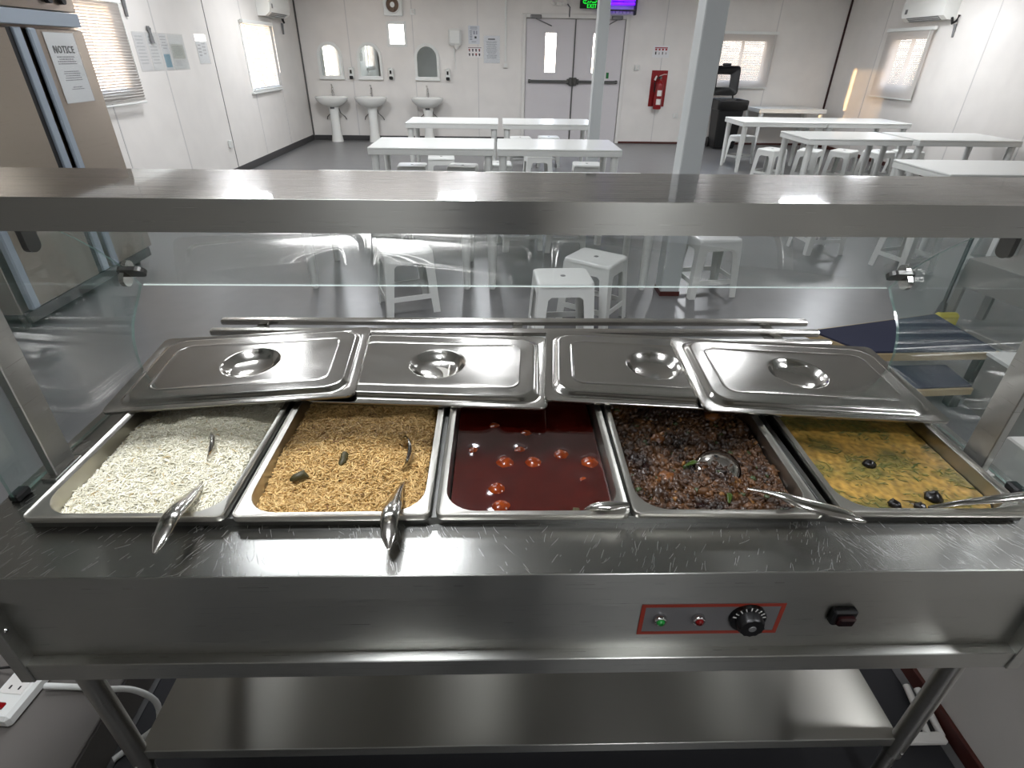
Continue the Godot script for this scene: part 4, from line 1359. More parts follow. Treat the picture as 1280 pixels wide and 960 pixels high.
func make_pan() -> Geo:
	var g := geo()
	var k := 8
	g.loft([rrect(0.158, 0.2605, 0.012, -0.012, k), rrect(0.1625, 0.265, 0.014, -0.010, k), rrect(0.1625, 0.265, 0.014, -0.002, k), rrect(0.1615, 0.264, 0.013, 0.0, k)], true, false, false, true)
	g.loft([rrect(0.1615, 0.264, 0.013, 0.0, k), rrect(0.1595, 0.262, 0.012, -0.0008, k), rrect(0.1565, 0.259, 0.013, -0.0025, k), rrect(0.149, 0.2515, 0.054, -0.0025, k)], true, false, false, true)
	g.loft([rrect(0.149, 0.2515, 0.054, -0.0025, k), rrect(0.1484, 0.2509, 0.054, -0.0032, k), rrect(0.1478, 0.2503, 0.053, -0.007, k), rrect(0.138, 0.24, 0.048, -0.088, k), rrect(0.132, 0.234, 0.044, -0.097, k), rrect(0.12, 0.222, 0.04, -0.1, k)], true, false, true, true)
	# outside of the tub
	g.loft([rrect(0.158, 0.2605, 0.012, -0.0118, k), rrect(0.15, 0.2525, 0.052, -0.006, k), rrect(0.1395, 0.2415, 0.048, -0.09, k), rrect(0.13, 0.232, 0.044, -0.1012, k)], true, false, true, false)
	return g


# grid over the pan's opening with heights from f; points beyond the rounded corners are drawn in
func food_grid(hx: float, hz: float, r: float, nx: int, nz: int, f: Callable, tint: Callable) -> Geo:
	var g := geo()
	g.colored = true
	var rows := []
	var cols := PackedColorArray()
	for i in nz + 1:
		var row := []
		for j in nx + 1:
			var p := inside(Vector2(lerpf(-hx, hx, float(j) / nx), lerpf(-hz, hz, float(i) / nz)), hx, hz, r)
			row.append(Vector3(p.x, f.call(p.x, p.y), p.y))
			cols.append(tint.call(p.x, p.y))
		rows.append(row)
	g.loft(rows, false, false, false, true)
	g.c = cols
	return g


func inside(p: Vector2, hx: float, hz: float, r: float) -> Vector2:
	var q := Vector2(maxf(absf(p.x) - (hx - r), 0.0), maxf(absf(p.y) - (hz - r), 0.0))
	if q.length() > r:
		var n := q.normalized() * r
		return Vector2(signf(p.x) * (hx - r + n.x if q.x > 0 else absf(p.x)), signf(p.y) * (hz - r + n.y if q.y > 0 else absf(p.y)))
	return p


func grain_mesh(l: float, r: float, bend: float) -> ArrayMesh:
	var pts := []
	var rad := []
	for i in 5:
		var k: float = i / 4.0
		pts.append(Vector3((k - 0.5) * l, bend * (1.0 - pow(2.0 * k - 1.0, 2.0)), 0))
		rad.append(r * [0.45, 0.95, 1.0, 0.9, 0.35][i])
	return geo().tube(pts, rad, 5).mesh()


func scatter(called: String, m: Mesh, mt: Material, parent: Node3D, list: Array, cols: Array) -> void:
	var mm := MultiMesh.new()
	mm.transform_format = MultiMesh.TRANSFORM_3D
	mm.use_colors = true
	mm.mesh = m
	mm.instance_count = list.size()
	for i in list.size():
		mm.set_instance_transform(i, list[i])
		mm.set_instance_color(i, cols[i])
	var o := MultiMeshInstance3D.new()
	o.name = called
	o.multimesh = mm
	o.material_override = mt
	o.set_meta("kind", "stuff")
	parent.add_child(o, true)


func tinted(called: String, rough: float) -> StandardMaterial3D:
	var m := mat(called, Color.WHITE, rough)
	m.vertex_color_use_as_albedo = true
	return m


func rice(called: String, label: String, k: int, lo: Color, hi: Color, odd: Color, seed_no: int, count: int) -> void:
	var t := thing(called, label, "rice", Vector3(PAN_X[k], PAN_Y, PAN_Z), 0.0, "", "stuff")
	var n := FastNoiseLite.new()
	n.seed = seed_no
	n.frequency = 9.0
	n.fractal_octaves = 3
	var big := FastNoiseLite.new()
	big.seed = seed_no + 5
	big.frequency = 3.0
	var side := 0.03 if k == 0 else 0.008
	var f := func(x: float, z: float) -> float:
		var ex: float = clampf(1.0 - pow(absf(x - side) / 0.178, 2.2), 0.0, 1.0)
		var front: float = clampf(1.0 - pow(maxf(z, 0.0) / 0.3, 5.0), 0.0, 1.0)
		var hump := 0.021 * exp(-pow((z - 0.075) / 0.085, 2.0)) - 0.014 * exp(-pow((z + 0.07) / 0.05, 2.0))
		return -0.038 + ex * (0.026 * front + hump) + n.get_noise_2d(x, z) * 0.009 + big.get_noise_2d(x, z) * 0.006
	var under := func(x: float, z: float) -> float: return f.call(x, z) - 0.004
	var base := lo.lerp(hi, 0.4)
	put("mound", food_grid(0.144, 0.2465, 0.053, 40, 60, under, func(_x, _z): return base), tinted(called + "_base", 0.6), t)
	var r := RandomNumberGenerator.new()
	r.seed = seed_no
	var mt := tinted(called + "_grains", 0.45)
	for v in 2:
		var list := []
		var cols := []
		for i in count / 2:
			var p := inside(Vector2(r.randf_range(-0.142, 0.142), r.randf_range(-0.2445, 0.2445)), 0.142, 0.2445, 0.05)
			if p.y < -0.08 and r.randf() < 0.55:
				continue
			var y: float = f.call(p.x, p.y) + r.randf_range(-0.0035, 0.004)
			var b := Basis(Vector3.UP, r.randf() * TAU) * Basis(Vector3.BACK, r.randf_range(-0.55, 0.55)) * Basis(Vector3.RIGHT, r.randf() * TAU)
			var s := r.randf_range(0.75, 1.2)
			list.append(Transform3D(b * Basis().scaled(Vector3(s, s, s)), Vector3(p.x, y, p.y)))
			var c := lo.lerp(hi, r.randf())
			if r.randf() < 0.02:
				c = odd
			cols.append(c)
		scatter("grains", grain_mesh(0.0125 + v * 0.002, 0.0012, 0.0012 + v * 0.0018), mt, t, list, cols)


func blob(seed_no: int, r: float, squash := 0.8, rough := 0.35, segs := 8, rings_n := 6) -> Geo:
	var n := FastNoiseLite.new()
	n.seed = seed_no
	n.frequency = 0.9
	var rings := []
	for i in rings_n + 1:
		var ring := []
		var ph := PI * i / rings_n - PI / 2
		for j in segs:
			var a := TAU * j / segs
			var d := Vector3(cos(a) * cos(ph), sin(ph), -sin(a) * cos(ph))
			var k := 1.0 + rough * n.get_noise_3dv(d * 1.6 + Vector3(seed_no, 0, 0))
			ring.append(Vector3(d.x, d.y * squash, d.z) * r * k)
		rings.append(ring)
	return geo().loft(rings)


func pans_and_food() -> void:
	var pan_labels := ["steel food pan of plain white rice at the fridge end", "steel food pan of yellow-brown spiced rice", "steel food pan of red curry in the middle of the row", "steel food pan of dark brown minced stew", "steel food pan of yellow lentil stew at the open end"]
	var p0: Node3D
	for k in 5:
		var at := Vector3(PAN_X[k], PAN_Y, PAN_Z)
		if k == 0:
			p0 = put("food_pan", make_pan(), M.steel_pan, null, at)
			tag(p0, pan_labels[0], "pan", "steel food pans in the counter")
		else:
			copy(p0, pan_labels[k], at, [0.0, 0.006, -0.004, -0.012, -0.015][k])
	rice("white_rice", "plain white boiled rice heaped in its steel pan", 0, Color(0.74, 0.7, 0.54), Color(0.96, 0.93, 0.8), Color(0.62, 0.5, 0.28), 3, 36000)
	rice("spiced_rice", "yellow-brown spiced rice heaped in its steel pan", 1, Color(0.36, 0.2, 0.05), Color(0.82, 0.58, 0.25), Color(0.24, 0.12, 0.04), 8, 36000)
	# leaves and spice bits lying on the spiced rice
	var leaf := mat("cooked_leaf", Color(0.24, 0.22, 0.1), 0.5)
	for q in [[-0.285, -0.815, 0.035, 1.2, "upright dark green chilli on the spiced rice"], [-0.352, -0.765, 0.03, 0.2, "dark olive leaf curled on the spiced rice near its front corner"]]:
		var l := put("cooked_chilli" if q[2] > 0.032 else "bay_leaf", geo().tube([Vector3(-q[2] / 2, 0, 0), Vector3(-q[2] / 4, 0.006, 0.003), Vector3(q[2] / 4, 0.007, -0.003), Vector3(q[2] / 2, 0.001, 0)], [0.003, 0.007, 0.008, 0.002], 8), leaf, null, Vector3(q[0], 0.876, q[1]))
		l.rotation.y = q[3]
		tag(l, q[4], "vegetable" if q[2] > 0.032 else "leaf")
	curry()
	stew()
	lentils()


func curry() -> void:
	var m := mat("curry_red", Color(0.27, 0.05, 0.025), 0.09)
	m.clearcoat_enabled = true
	m.clearcoat = 1.0
	m.clearcoat_roughness = 0.04
	m.albedo_texture = noise_tex(0.02, Color(0.75, 0.7, 0.7), Color(1, 1, 1), 256, 4, 31)
	m.uv1_triplanar = true
	m.uv1_scale = Vector3(4, 4, 4)
	var t := thing("red_curry", "glossy dark red curry sauce filling the middle pan", "curry", Vector3(PAN_X[2], PAN_Y - 0.029, PAN_Z), 0.0, "", "stuff")
	var balls := [[0.014, -0.844], [0.07, -0.843], [-0.001, -0.768], [0.006, -0.722], [-0.005, -0.968], [0.045, -0.882], [-0.048, -0.882], [0.059, -0.939], [0.127, -0.868], [0.179, -0.843], [0.161, -0.789]]
	var f := func(x: float, z: float) -> float:
		var y := 0.0
		for b in balls:
			var d := Vector2(x + PAN_X[2] - b[0], z + PAN_Z - b[1]).length()
			y += 0.0022 * exp(-pow(d / 0.017, 2.0))
		return y
	put("sauce", food_grid(0.143, 0.2455, 0.052, 60, 96, f, func(_x, _z): return Color.WHITE), m, t)
	var bm := mat("curry_ball", Color(0.6, 0.28, 0.08), 0.2)
	bm.albedo_texture = noise_tex(0.05, Color(0.55, 0.35, 0.3), Color(1, 1, 1), 128, 3, 37)
	bm.uv1_triplanar = true
	bm.uv1_scale = Vector3(8, 8, 8)
	var shape := blob(5, 0.021, 0.9, 0.12, 14, 10).mesh()
	var where := ["beside another in the middle of the pan", "beside another in the middle, towards the stew", "alone in the front half", "nearest the front rim", "farthest back under the lids", "behind the middle pair", "close to the spiced rice side", "back row, near the lids", "towards the stew, mid pan", "close to the rim beside the stew", "in the front half, beside the stew"]
	for i in balls.size():
		var sunk: float = [0.004, 0.005, 0.006, 0.005, 0.009, 0.009, 0.01, 0.01, 0.006, 0.004, 0.011][i]
		var b := put("curry_ball", shape, bm, null, Vector3(balls[i][0], PAN_Y - 0.035 - sunk, balls[i][1]))
		b.rotation = Vector3(i * 0.7, i * 1.3, 0)
		tag(b, "round orange-brown lump bobbing in the red curry, " + where[i], "dumpling", "round lumps in the red curry")
	var lf := put("coriander_leaf", geo().tube([Vector3(0, 0, 0), Vector3(0.006, 0.003, -0.008), Vector3(0.012, 0.001, -0.012)], [Vector2(0.002, 0.0006), Vector2(0.007, 0.0008), Vector2(0.002, 0.0006)], 6), M.cooked_leaf, null, Vector3(0.13, PAN_Y - 0.026, -0.7))
	tag(lf, "small green leaf floating on the red curry near the front rim", "leaf")


func stew() -> void:
	var t := thing("minced_stew", "dark brown minced meat and vegetable stew in its steel pan", "stew", Vector3(PAN_X[3], PAN_Y - 0.03, PAN_Z), -0.012, "", "stuff")
	var n := FastNoiseLite.new()
	n.seed = 77
	n.frequency = 16.0
	n.fractal_octaves = 3
	var big := FastNoiseLite.new()
	big.seed = 78
	big.frequency = 6.0
	var f := func(x: float, z: float) -> float: return n.get_noise_2d(x, z) * 0.008 + big.get_noise_2d(x, z) * 0.009 + 0.004 * clampf(z / 0.2, -1, 1)
	var tone := func(x: float, z: float) -> Color:
		var k := clampf(0.5 + 0.9 * big.get_noise_2d(x * 1.7 + 9.0, z * 1.7), 0.0, 1.0)
		return Color(0.012, 0.006, 0.004).lerp(Color(0.088, 0.037, 0.011), k)
	put("gravy", food_grid(0.143, 0.2455, 0.052, 60, 96, f, tone), tinted("stew_gravy", 0.25), t)
	var r := RandomNumberGenerator.new()
	r.seed = 91
	var mt := tinted("stew_bits", 0.38)
	for v in 3:
		var list := []
		var cols := []
		for i in 1500:
			var p := inside(Vector2(r.randf_range(-0.138, 0.138), r.randf_range(-0.24, 0.24)), 0.138, 0.24, 0.05)
			var s := r.randf_range(0.5, 1.3) * (1.6 if r.randf() < 0.08 else 1.0)
			list.append(Transform3D(Basis.from_euler(Vector3(r.randf() * TAU, r.randf() * TAU, r.randf() * TAU)) * Basis().scaled(Vector3(s, s * r.randf_range(0.5, 1.0), s)), Vector3(p.x, f.call(p.x, p.y) + r.randf_range(-0.002, 0.002), p.y)))
			var c: Color = tone.call(p.x, p.y) * r.randf_range(0.5, 1.6)
			var w := r.randf()
			if w < 0.012:
				c = Color(0.2, 0.09, 0.02)
			elif w < 0.035:
				c = Color(0.03, 0.05, 0.012)
			cols.append(c)
		scatter("bits", blob(40 + v, 0.0065, 0.75, 0.7, 7, 5).mesh(), mt, t, list, cols)
	# larger pieces that stand out
	var pm := mat("potato_cooked", Color(0.42, 0.25, 0.1), 0.35)
	for q in [[0.315, -0.79, 0.017, "orange-brown chunk at the curry side of the dark stew"], [0.33, -0.915, 0.014, "yellowish chunk far back in the dark stew"], [0.47, -1.0, 0.018, "brown chunk under the lid edge in the dark stew"]]:
		var b := put("stew_chunk", blob(int(q[0] * 100), q[2], 0.7, 0.5, 12, 8), pm, null, Vector3(q[0], PAN_Y - 0.026, q[1]))
		tag(b, q[3], "food")
	for q in [[0.375, -0.83, 0.5, "green pepper strip lying on the dark stew"], [0.41, -0.735, 1.4, "small green leaf on the front of the dark stew"]]:
		var l := put("green_strip", geo().tube([Vector3(-0.018, 0, 0), Vector3(0, 0.004, 0.004), Vector3(0.018, 0, 0)], [Vector2(0.002, 0.001), Vector2(0.006, 0.002), Vector2(0.002, 0.001)], 6), M.green_veg, null, Vector3(q[0], PAN_Y - 0.02, q[1]))
		l.rotation.y = q[2]
		tag(l, q[3], "vegetable")


func lentils() -> void:
	var t := thing("lentil_stew", "yellow lentil stew flecked with greens in the end pan", "stew", Vector3(PAN_X[4], PAN_Y - 0.029, PAN_Z), -0.015, "", "stuff")
	var n := FastNoiseLite.new()
	n.seed = 55
	n.frequency = 10.0
	n.fractal_octaves = 4
	var fine := FastNoiseLite.new()
	fine.seed = 57
	fine.frequency = 60.0
	fine.fractal_octaves = 3
	var f := func(x: float, z: float) -> float: return fine.get_noise_2d(x, z) * 0.0007 + n.get_noise_2d(x, z) * 0.0012
	var tone := func(x: float, z: float) -> Color:
		var k := clampf(0.5 + 1.3 * n.get_noise_2d(x, z), 0.0, 1.0)
		var c := Color(0.37, 0.22, 0.05).lerp(Color(0.17, 0.135, 0.035), k)
		return c * (1.0 + 0.7 * fine.get_noise_2d(x, z))
	var mt := tinted("lentil_surface", 0.32)
	put("surface", food_grid(0.143, 0.2455, 0.052, 110, 180, f, tone), mt, t)
	var r := RandomNumberGenerator.new()
	r.seed = 66
	var list := []
	var cols := []
	for i in 1800:
		var p := inside(Vector2(r.randf_range(-0.138, 0.138), r.randf_range(-0.24, 0.24)), 0.138, 0.24, 0.05)
		if n.get_noise_2d(p.x, p.y) < -0.05 + r.randf_range(-0.15, 0.2):
			continue
		var s := r.randf_range(0.3, 0.9)
		list.append(Transform3D(Basis(Vector3.UP, r.randf_range(-0.6, 0.6) + (PI / 2 if r.randf() < 0.2 else 0.0)) * Basis().scaled(Vector3(s * r.randf_range(0.6, 2.0), s, s)), Vector3(p.x, f.call(p.x, p.y) + 0.0006, p.y)))
		cols.append(Color(0.06, 0.085, 0.02).lerp(Color(0.2, 0.17, 0.04), r.randf()))
	var g := geo().tube([Vector3(-0.006, 0, 0), Vector3(-0.002, 0.0004, 0.001), Vector3(0.003, 0.0004, -0.0006), Vector3(0.006, 0, 0.0004)], [Vector2(0.0006, 0.0004), Vector2(0.002, 0.0006), Vector2(0.0017, 0.0006), Vector2(0.0005, 0.0004)], 6)
	scatter("herb_flecks", g.mesh(), tinted("herb_flecks", 0.4), t, list, cols)
	var dm := mat("dark_pod", Color(0.035, 0.022, 0.015), 0.3)
	var d := [[0.726, -0.83, 0.012, "black dried pod mid pan in the yellow lentils"], [0.788, -0.736, 0.015, "largest black dried pod, beside the spoon in the yellow lentils"], [0.707, -0.718, 0.011, "black dried pod at the front rim of the yellow lentils"], [0.749, -0.712, 0.01, "black dried pod under the spoon handle in the yellow lentils"]]
	for i in 4:
		var b := put("dried_pod", blob(21 + i, d[i][2], 0.75, 0.4, 12, 8), dm, null, Vector3(d[i][0], PAN_Y - 0.026, d[i][1]))
		tag(b, d[i][3], "food", "black pods in the lentils")


func lids() -> void:
	var k := 9
	var rings := [rrect(0.258, 0.1615, 0.014, 0.0, k), rrect(0.26, 0.1635, 0.016, 0.001, k), rrect(0.26, 0.1635, 0.016, 0.006, k), rrect(0.2585, 0.162, 0.015, 0.0078, k)]
	var g := geo()
	g.loft(rings, true, false, false, true)
	g.loft([rrect(0.2585, 0.162, 0.015, 0.0078, k), rrect(0.246, 0.1495, 0.034, 0.0072, k), rrect(0.2435, 0.147, 0.036, 0.0062, k), rrect(0.2405, 0.144, 0.038, 0.0058, k), rrect(0.2365, 0.14, 0.04, 0.0075, k), rrect(0.2325, 0.136, 0.042, 0.012, k), rrect(0.229, 0.1325, 0.042, 0.0142, k), rrect(0.225, 0.1285, 0.04, 0.0146, k), rrect(0.199, 0.1025, 0.03, 0.0142, k), rrect(0.197, 0.1005, 0.03, 0.0152, k), rrect(0.195, 0.0985, 0.029, 0.0156, k), rrect(0.193, 0.0965, 0.028, 0.0152, k), rrect(0.191, 0.0945, 0.027, 0.0142, k), rrect(0.12, 0.085, 0.07, 0.0140, k), rrect(0.071, 0.071, 0.071, 0.0140, k), rrect(0.068, 0.068, 0.068, 0.0146, k), rrect(0.065, 0.065, 0.065, 0.0138, k), rrect(0.06, 0.06, 0.06, 0.008, k), rrect(0.051, 0.051, 0.051, -0.001, k), rrect(0.04, 0.04, 0.04, -0.006, k), rrect(0.015, 0.015, 0.015, -0.008, k), rrect(0.002, 0.002, 0.002, -0.0082, k)], true, false, true, true)
	# the sheet's underside
	g.loft([rrect(0.258, 0.1615, 0.014, 0.0, k), rrect(0.256, 0.1595, 0.014, 0.004, k), rrect(0.23, 0.134, 0.04, 0.004, k), rrect(0.07, 0.07, 0.07, 0.004, k), rrect(0.04, 0.04, 0.04, -0.0095, k)], true, false, true, false)
	var m := g.mesh()
	var spec := [
		["steel pan lid tilted over the white rice", Vector3(-0.58, 0.886, -1.155), Vector3(0.03, 0.08, 0.034)],
		["steel pan lid lying flat over the spiced rice and curry, tucked under its neighbours", Vector3(-0.143, 0.8815, -1.158), Vector3(0.03, -0.055, 0.0)],
		["steel pan lid over the red curry, half under the next lid", Vector3(0.373, 0.8865, -1.143), Vector3(0.03, -0.085, -0.012)],
		["steel pan lid on top, over the lentil end of the counter", Vector3(0.697, 0.8895, -1.1), Vector3(0.03, -0.035, -0.037)]]
	for s in spec:
		var o := put("pan_lid", m, M.steel_lid, null, s[1])
		o.rotation = s[2]
		tag(o, s[0], "lid", "steel lids laid across the pans")


func spoon(label: String, path: Array, widths: Array, bowl_at: Vector3, bowl_dir: Vector3, bowl_up: Vector3, bl: float, bw: float) -> void:
	var t := thing("serving_spoon", label, "spoon", Vector3.ZERO, 0.0, "serving spoons in the pans")
	t.position = path[0]
	var pts := []
	# fine points along the path
	var c := Curve3D.new()
	for i in path.size():
		var tin: Vector3 = (path[max(i - 1, 0)] - path[min(i + 1, path.size() - 1)]) / 6.0
		c.add_point(path[i] - path[0], tin, -tin)
	var len := c.get_baked_length()
	var rad := []
	for i in 25:
		var k := i / 24.0
		pts.append(c.sample_baked(len * k, true))
		var q := k * (widths.size() - 1)
		var w: Vector2 = widths[int(q)].lerp(widths[min(int(q) + 1, widths.size() - 1)], q - int(q))
		rad.append(w)
	put("handle", geo().tube(pts, rad, 12), M.steel_spoon, t)
	if bl > 0.0:
		var z := bowl_dir.normalized()
		var y := (bowl_up - z * bowl_up.dot(z)).normalized()
		var x := y.cross(z)
		var g := geo()
		for side in 2:
			var rings := []
			for i in 7:
				var ph := PI / 2 * i / 6.0
				var ring := []
				for j in 20:
					var a := TAU * j / 20
					var s := cos(ph) * (1.0 if side == 0 else 0.96)
					ring.append(bowl_at - path[0] + x * cos(a) * bw * s + z * sin(a) * bl * s - y * sin(ph) * bw * 0.5 * (1.0 if side == 0 else 0.93))
				rings.append(ring)
			g.loft(rings, true, false, true, side == 1)
		put("bowl", g, M.steel_spoon, t)


func spoons() -> void:
	var thin := Vector2(0.0045, 0.0018)
	var hw := [Vector2(0.004, 0.0016), Vector2(0.0042, 0.002), Vector2(0.0065, 0.004), Vector2(0.0115, 0.006), Vector2(0.015, 0.0065), Vector2(0.0155, 0.0065), Vector2(0.0145, 0.006), Vector2(0.0125, 0.0055), Vector2(0.002, 0.002)]
	spoon("steel spoon stuck in the white rice, handle over the front rim", [Vector3(-0.525, 0.862, -0.8), Vector3(-0.521, 0.876, -0.73), Vector3(-0.517, 0.893, -0.672), Vector3(-0.514, 0.896, -0.64), Vector3(-0.512, 0.884, -0.588)], hw, Vector3(-0.545, 0.885, -0.838), Vector3(-0.35, 0.1, -1), Vector3(-0.7, 0.35, 0.4), 0.036, 0.03)
	spoon("steel spoon stuck in the spiced rice, handle hanging straight over the rim", [Vector3(-0.17, 0.858, -0.79), Vector3(-0.173, 0.874, -0.722), Vector3(-0.172, 0.892, -0.668), Vector3(-0.171, 0.893, -0.64), Vector3(-0.166, 0.88, -0.597)], hw, Vector3(-0.18, 0.883, -0.828), Vector3(-0.2, 0.1, -1), Vector3(-0.7, 0.35, 0.4), 0.038, 0.032)
	spoon("steel ladle sunk in the red curry, only its handle end on the rim", [Vector3(0.14, 0.848, -0.7), Vector3(0.16, 0.876, -0.69), Vector3(0.19, 0.884, -0.684), Vector3(0.219, 0.887, -0.682)], [Vector2(0.004, 0.002), Vector2(0.008, 0.004), Vector2(0.011, 0.005), Vector2(0.006, 0.004)], Vector3(0.08, 0.815, -0.73), Vector3(-1, -0.3, -0.4), Vector3(0, 1, 0), 0.03, 0.03)
	spoon("steel ladle in the dark stew, its long handle across to the lentil pan", [Vector3(0.452, 0.862, -0.75), Vector3(0.485, 0.882, -0.71), Vector3(0.52, 0.893, -0.672), Vector3(0.56, 0.897, -0.648), Vector3(0.59, 0.894, -0.633)], hw, Vector3(0.416, 0.862, -0.806), Vector3(-0.8, 0.0, -0.6), Vector3(0.3, 0.6, 0.7), 0.042, 0.038)
	spoon("steel spoon lying over the lentil pan's front corner", [Vector3(0.75, 0.862, -0.697), Vector3(0.79, 0.88, -0.69), Vector3(0.84, 0.889, -0.688), Vector3(0.9, 0.893, -0.692), Vector3(0.95, 0.892, -0.7)], [Vector2(0.005, 0.002), Vector2(0.006, 0.003), Vector2(0.009, 0.004), Vector2(0.01, 0.005), Vector2(0.006, 0.004)], Vector3(0.72, 0.845, -0.705), Vector3(-1, -0.35, 0), Vector3(0, 1, 0), 0.034, 0.028)


# ------------------------------------------------------------------ low things round the counter
func low_things() -> void:
	# knee wall at the open end
	var w := structure("wall_low", "low white wall with brown skirting at the counter's open end")
	put("panel", geo().span(Vector3(1.19, 0, -1.02), Vector3(1.29, 0.78, 0.6), 0.004), M.wall_paint, w)
	put("skirting", geo().span(Vector3(1.178, 0, -1.02), Vector3(1.19, 0.05, 0.6), 0.002), M.skirting_brown, w)
	var mt := put("added_dark_sheet", geo().loft([rrect(1.05, 0.72, 0.03, 0.0, 4), rrect(1.05, 0.72, 0.03, 0.004, 4), rrect(1.046, 0.716, 0.03, 0.005, 4)], true, false, true, true), M.dark_slate, null, Vector3(0.1, 0.0005, -0.55))  # added sheet that darkens the shaded floor under the counter
	tag(mt, "dark slate sheet added to darken the floor under the counter", "mat")
	# white pipe bracket on the floor
	var t := thing("pipe_bracket", "small white pipe frame lying on the floor beside the low wall", "bracket", Vector3(1.11, 0.0058, -0.74))
	put("base_bar", geo().span(Vector3(-0.06, 0.0, -0.01), Vector3(0.055, 0.018, 0.018), 0.004), M.white_matt, t)
	put("upright", geo().tube([Vector3(0.05, 0.01, 0.0), Vector3(0.06, 0.02, -0.12)], [0.009], 8), M.white_matt, t)
	put("upright", geo().tube([Vector3(0.015, 0.01, 0.0), Vector3(0.035, 0.02, -0.13)], [0.009], 8), M.white_matt, t)
	# plinth with the power strip at the fridge end
	t = thing("low_plinth", "low grey plinth on the floor carrying the power strip", "plinth", Vector3(-1.4, 0, -0.7))
	put("body", geo().span(Vector3(-0.42, 0, -0.62), Vector3(0.433, 0.118, 0.62), 0.003), M.plinth_grey, t)
	put("lid_board", geo().span(Vector3(-0.425, 0.118, -0.625), Vector3(0.433, 0.13, 0.625), 0.003), M.plinth_grey, t)
	t = thing("power_strip", "white power strip with a red switch beside the counter leg", "power strip", Vector3(-1.19, 0.13, -0.86), -0.1)
	put("case", geo().box(Vector3(0, 0.018, 0.02), Vector3(0.085, 0.036, 0.2), 0.008), M.white_plastic, t)
	put("switch", geo().box(Vector3(0.0, 0.037, 0.09), Vector3(0.024, 0.008, 0.016), 0.002), M.red_switch, t)
	for k in 2:
		put("socket", geo().box(Vector3(0, 0.0365, 0.035 - k * 0.07), Vector3(0.055, 0.002, 0.05), 0.0), M.white_matt, t)
		for q in [[0.0, 0.012, 0.008, 0.004], [-0.012, -0.01, 0.004, 0.009], [0.012, -0.01, 0.004, 0.009]]:
			put("slot", geo().box(Vector3(q[0], 0.0378, 0.035 - k * 0.07 - q[1]), Vector3(q[2], 0.001, q[3])), M.black_plastic, t)
	var p := put("plug", geo().box(Vector3(-0.01, 0.055, -0.04), Vector3(0.05, 0.04, 0.05), 0.008), M.white_plastic, t)
	p.set_meta("label", "white plug in the strip")
	var c := put("white_cable", geo().tube(smooth([Vector3(-1.14, 0.148, -0.83), Vector3(-1.06, 0.14, -0.83), Vector3(-0.99, 0.138, -0.825), Vector3(-0.93, 0.125, -0.83), Vector3(-0.89, 0.07, -0.83), Vector3(-0.885, 0.02, -0.8), Vector3(-0.92, 0.012, -0.76), Vector3(-0.955, 0.012, -0.72)]), [0.0075], 8), M.white_plastic)
	tag(c, "thick white cable curling from the power strip behind the counter leg", "cable")
	c = put("black_cable", geo().tube(smooth([Vector3(-1.32, 0.139, -0.88), Vector3(-1.23, 0.175, -0.865), Vector3(-1.14, 0.173, -0.87), Vector3(-1.09, 0.15, -0.88), Vector3(-1.03, 0.2, -0.9), Vector3(-0.97, 0.3, -0.92)]), [0.0035], 6), M.black_plastic)
	tag(c, "thin black cable running over the white power strip", "cable")
	# blue carpeted step, grey bench, white box and broom beyond the guard's open end
	t = thing("carpeted_step", "low wooden step covered with dark blue carpet", "step", Vector3(2.28, 0, -2.68))
	var top := geo().loft([[Vector3(-0.5, 0.2, -0.12), Vector3(0.38, 0.2, -0.36), Vector3(0.38, 0.2, 0.12), Vector3(-0.34, 0.2, 0.14)], [Vector3(-0.5, 0.21, -0.12), Vector3(0.38, 0.21, -0.36), Vector3(0.38, 0.21, 0.12), Vector3(-0.34, 0.21, 0.14)]], true, true, true)
	put("carpet", top, M.blue_carpet, t)
	put("deck", geo().prism(PackedVector2Array([Vector2(-0.52, -0.14), Vector2(0.4, -0.385), Vector2(0.4, 0.13), Vector2(-0.35, 0.155)]), Vector3(0, 0.16, 0), Vector3.RIGHT, Vector3.BACK, Vector3(0, 0.04, 0)), M.pine, t)
	put("lower_carpet", geo().prism(PackedVector2Array([Vector2(-0.33, 0.156), Vector2(0.12, 0.141), Vector2(0.1, 0.36), Vector2(-0.2, 0.38)]), Vector3(0, 0.125, 0), Vector3.RIGHT, Vector3.BACK, Vector3(0, 0.008, 0)), M.blue_carpet, t)
	put("lower_deck", geo().prism(PackedVector2Array([Vector2(-0.33, 0.156), Vector2(0.12, 0.141), Vector2(0.1, 0.375), Vector2(-0.2, 0.395)]), Vector3(0, 0.09, 0), Vector3.RIGHT, Vector3.BACK, Vector3(0, 0.035, 0)), M.pine, t)
	for q in [[-0.46, -0.1], [0.36, -0.32], [0.36, 0.08], [-0.3, 0.1]]:
		put("leg", geo().box(Vector3(q[0], 0.08, q[1]), Vector3(0.05, 0.16, 0.05), 0.003), M.black_plastic, t)
	for q in [[0.06, 0.33], [-0.17, 0.35]]:
		put("leg", geo().box(Vector3(q[0], 0.045, q[1]), Vector3(0.05, 0.09, 0.05), 0.003), M.black_plastic, t)
	t = thing("grey_bench", "low grey board bench beyond the blue carpeted step", "bench", Vector3(3.02, 0, -3.36), 0.25)
	put("top_board", geo().span(Vector3(0, 0.27, -0.02), Vector3(0.03, 0.45, 1.6), 0.003), M.bench_grey, t)
	put("back_board", geo().span(Vector3(0.03, 0.41, -0.02), Vector3(0.36, 0.45, 1.6), 0.003), M.bench_grey, t)
	for z in [0.0, 1.5]:
		for x in [0.015, 0.33]:
			put("leg", geo().box(Vector3(x, 0.205, z), Vector3(0.03, 0.41, 0.05), 0.002), M.bench_grey, t)
	put("floor_rail", geo().span(Vector3(0, 0.0, 0.03), Vector3(0.025, 0.03, 1.47), 0.002), M.bench_grey, t)
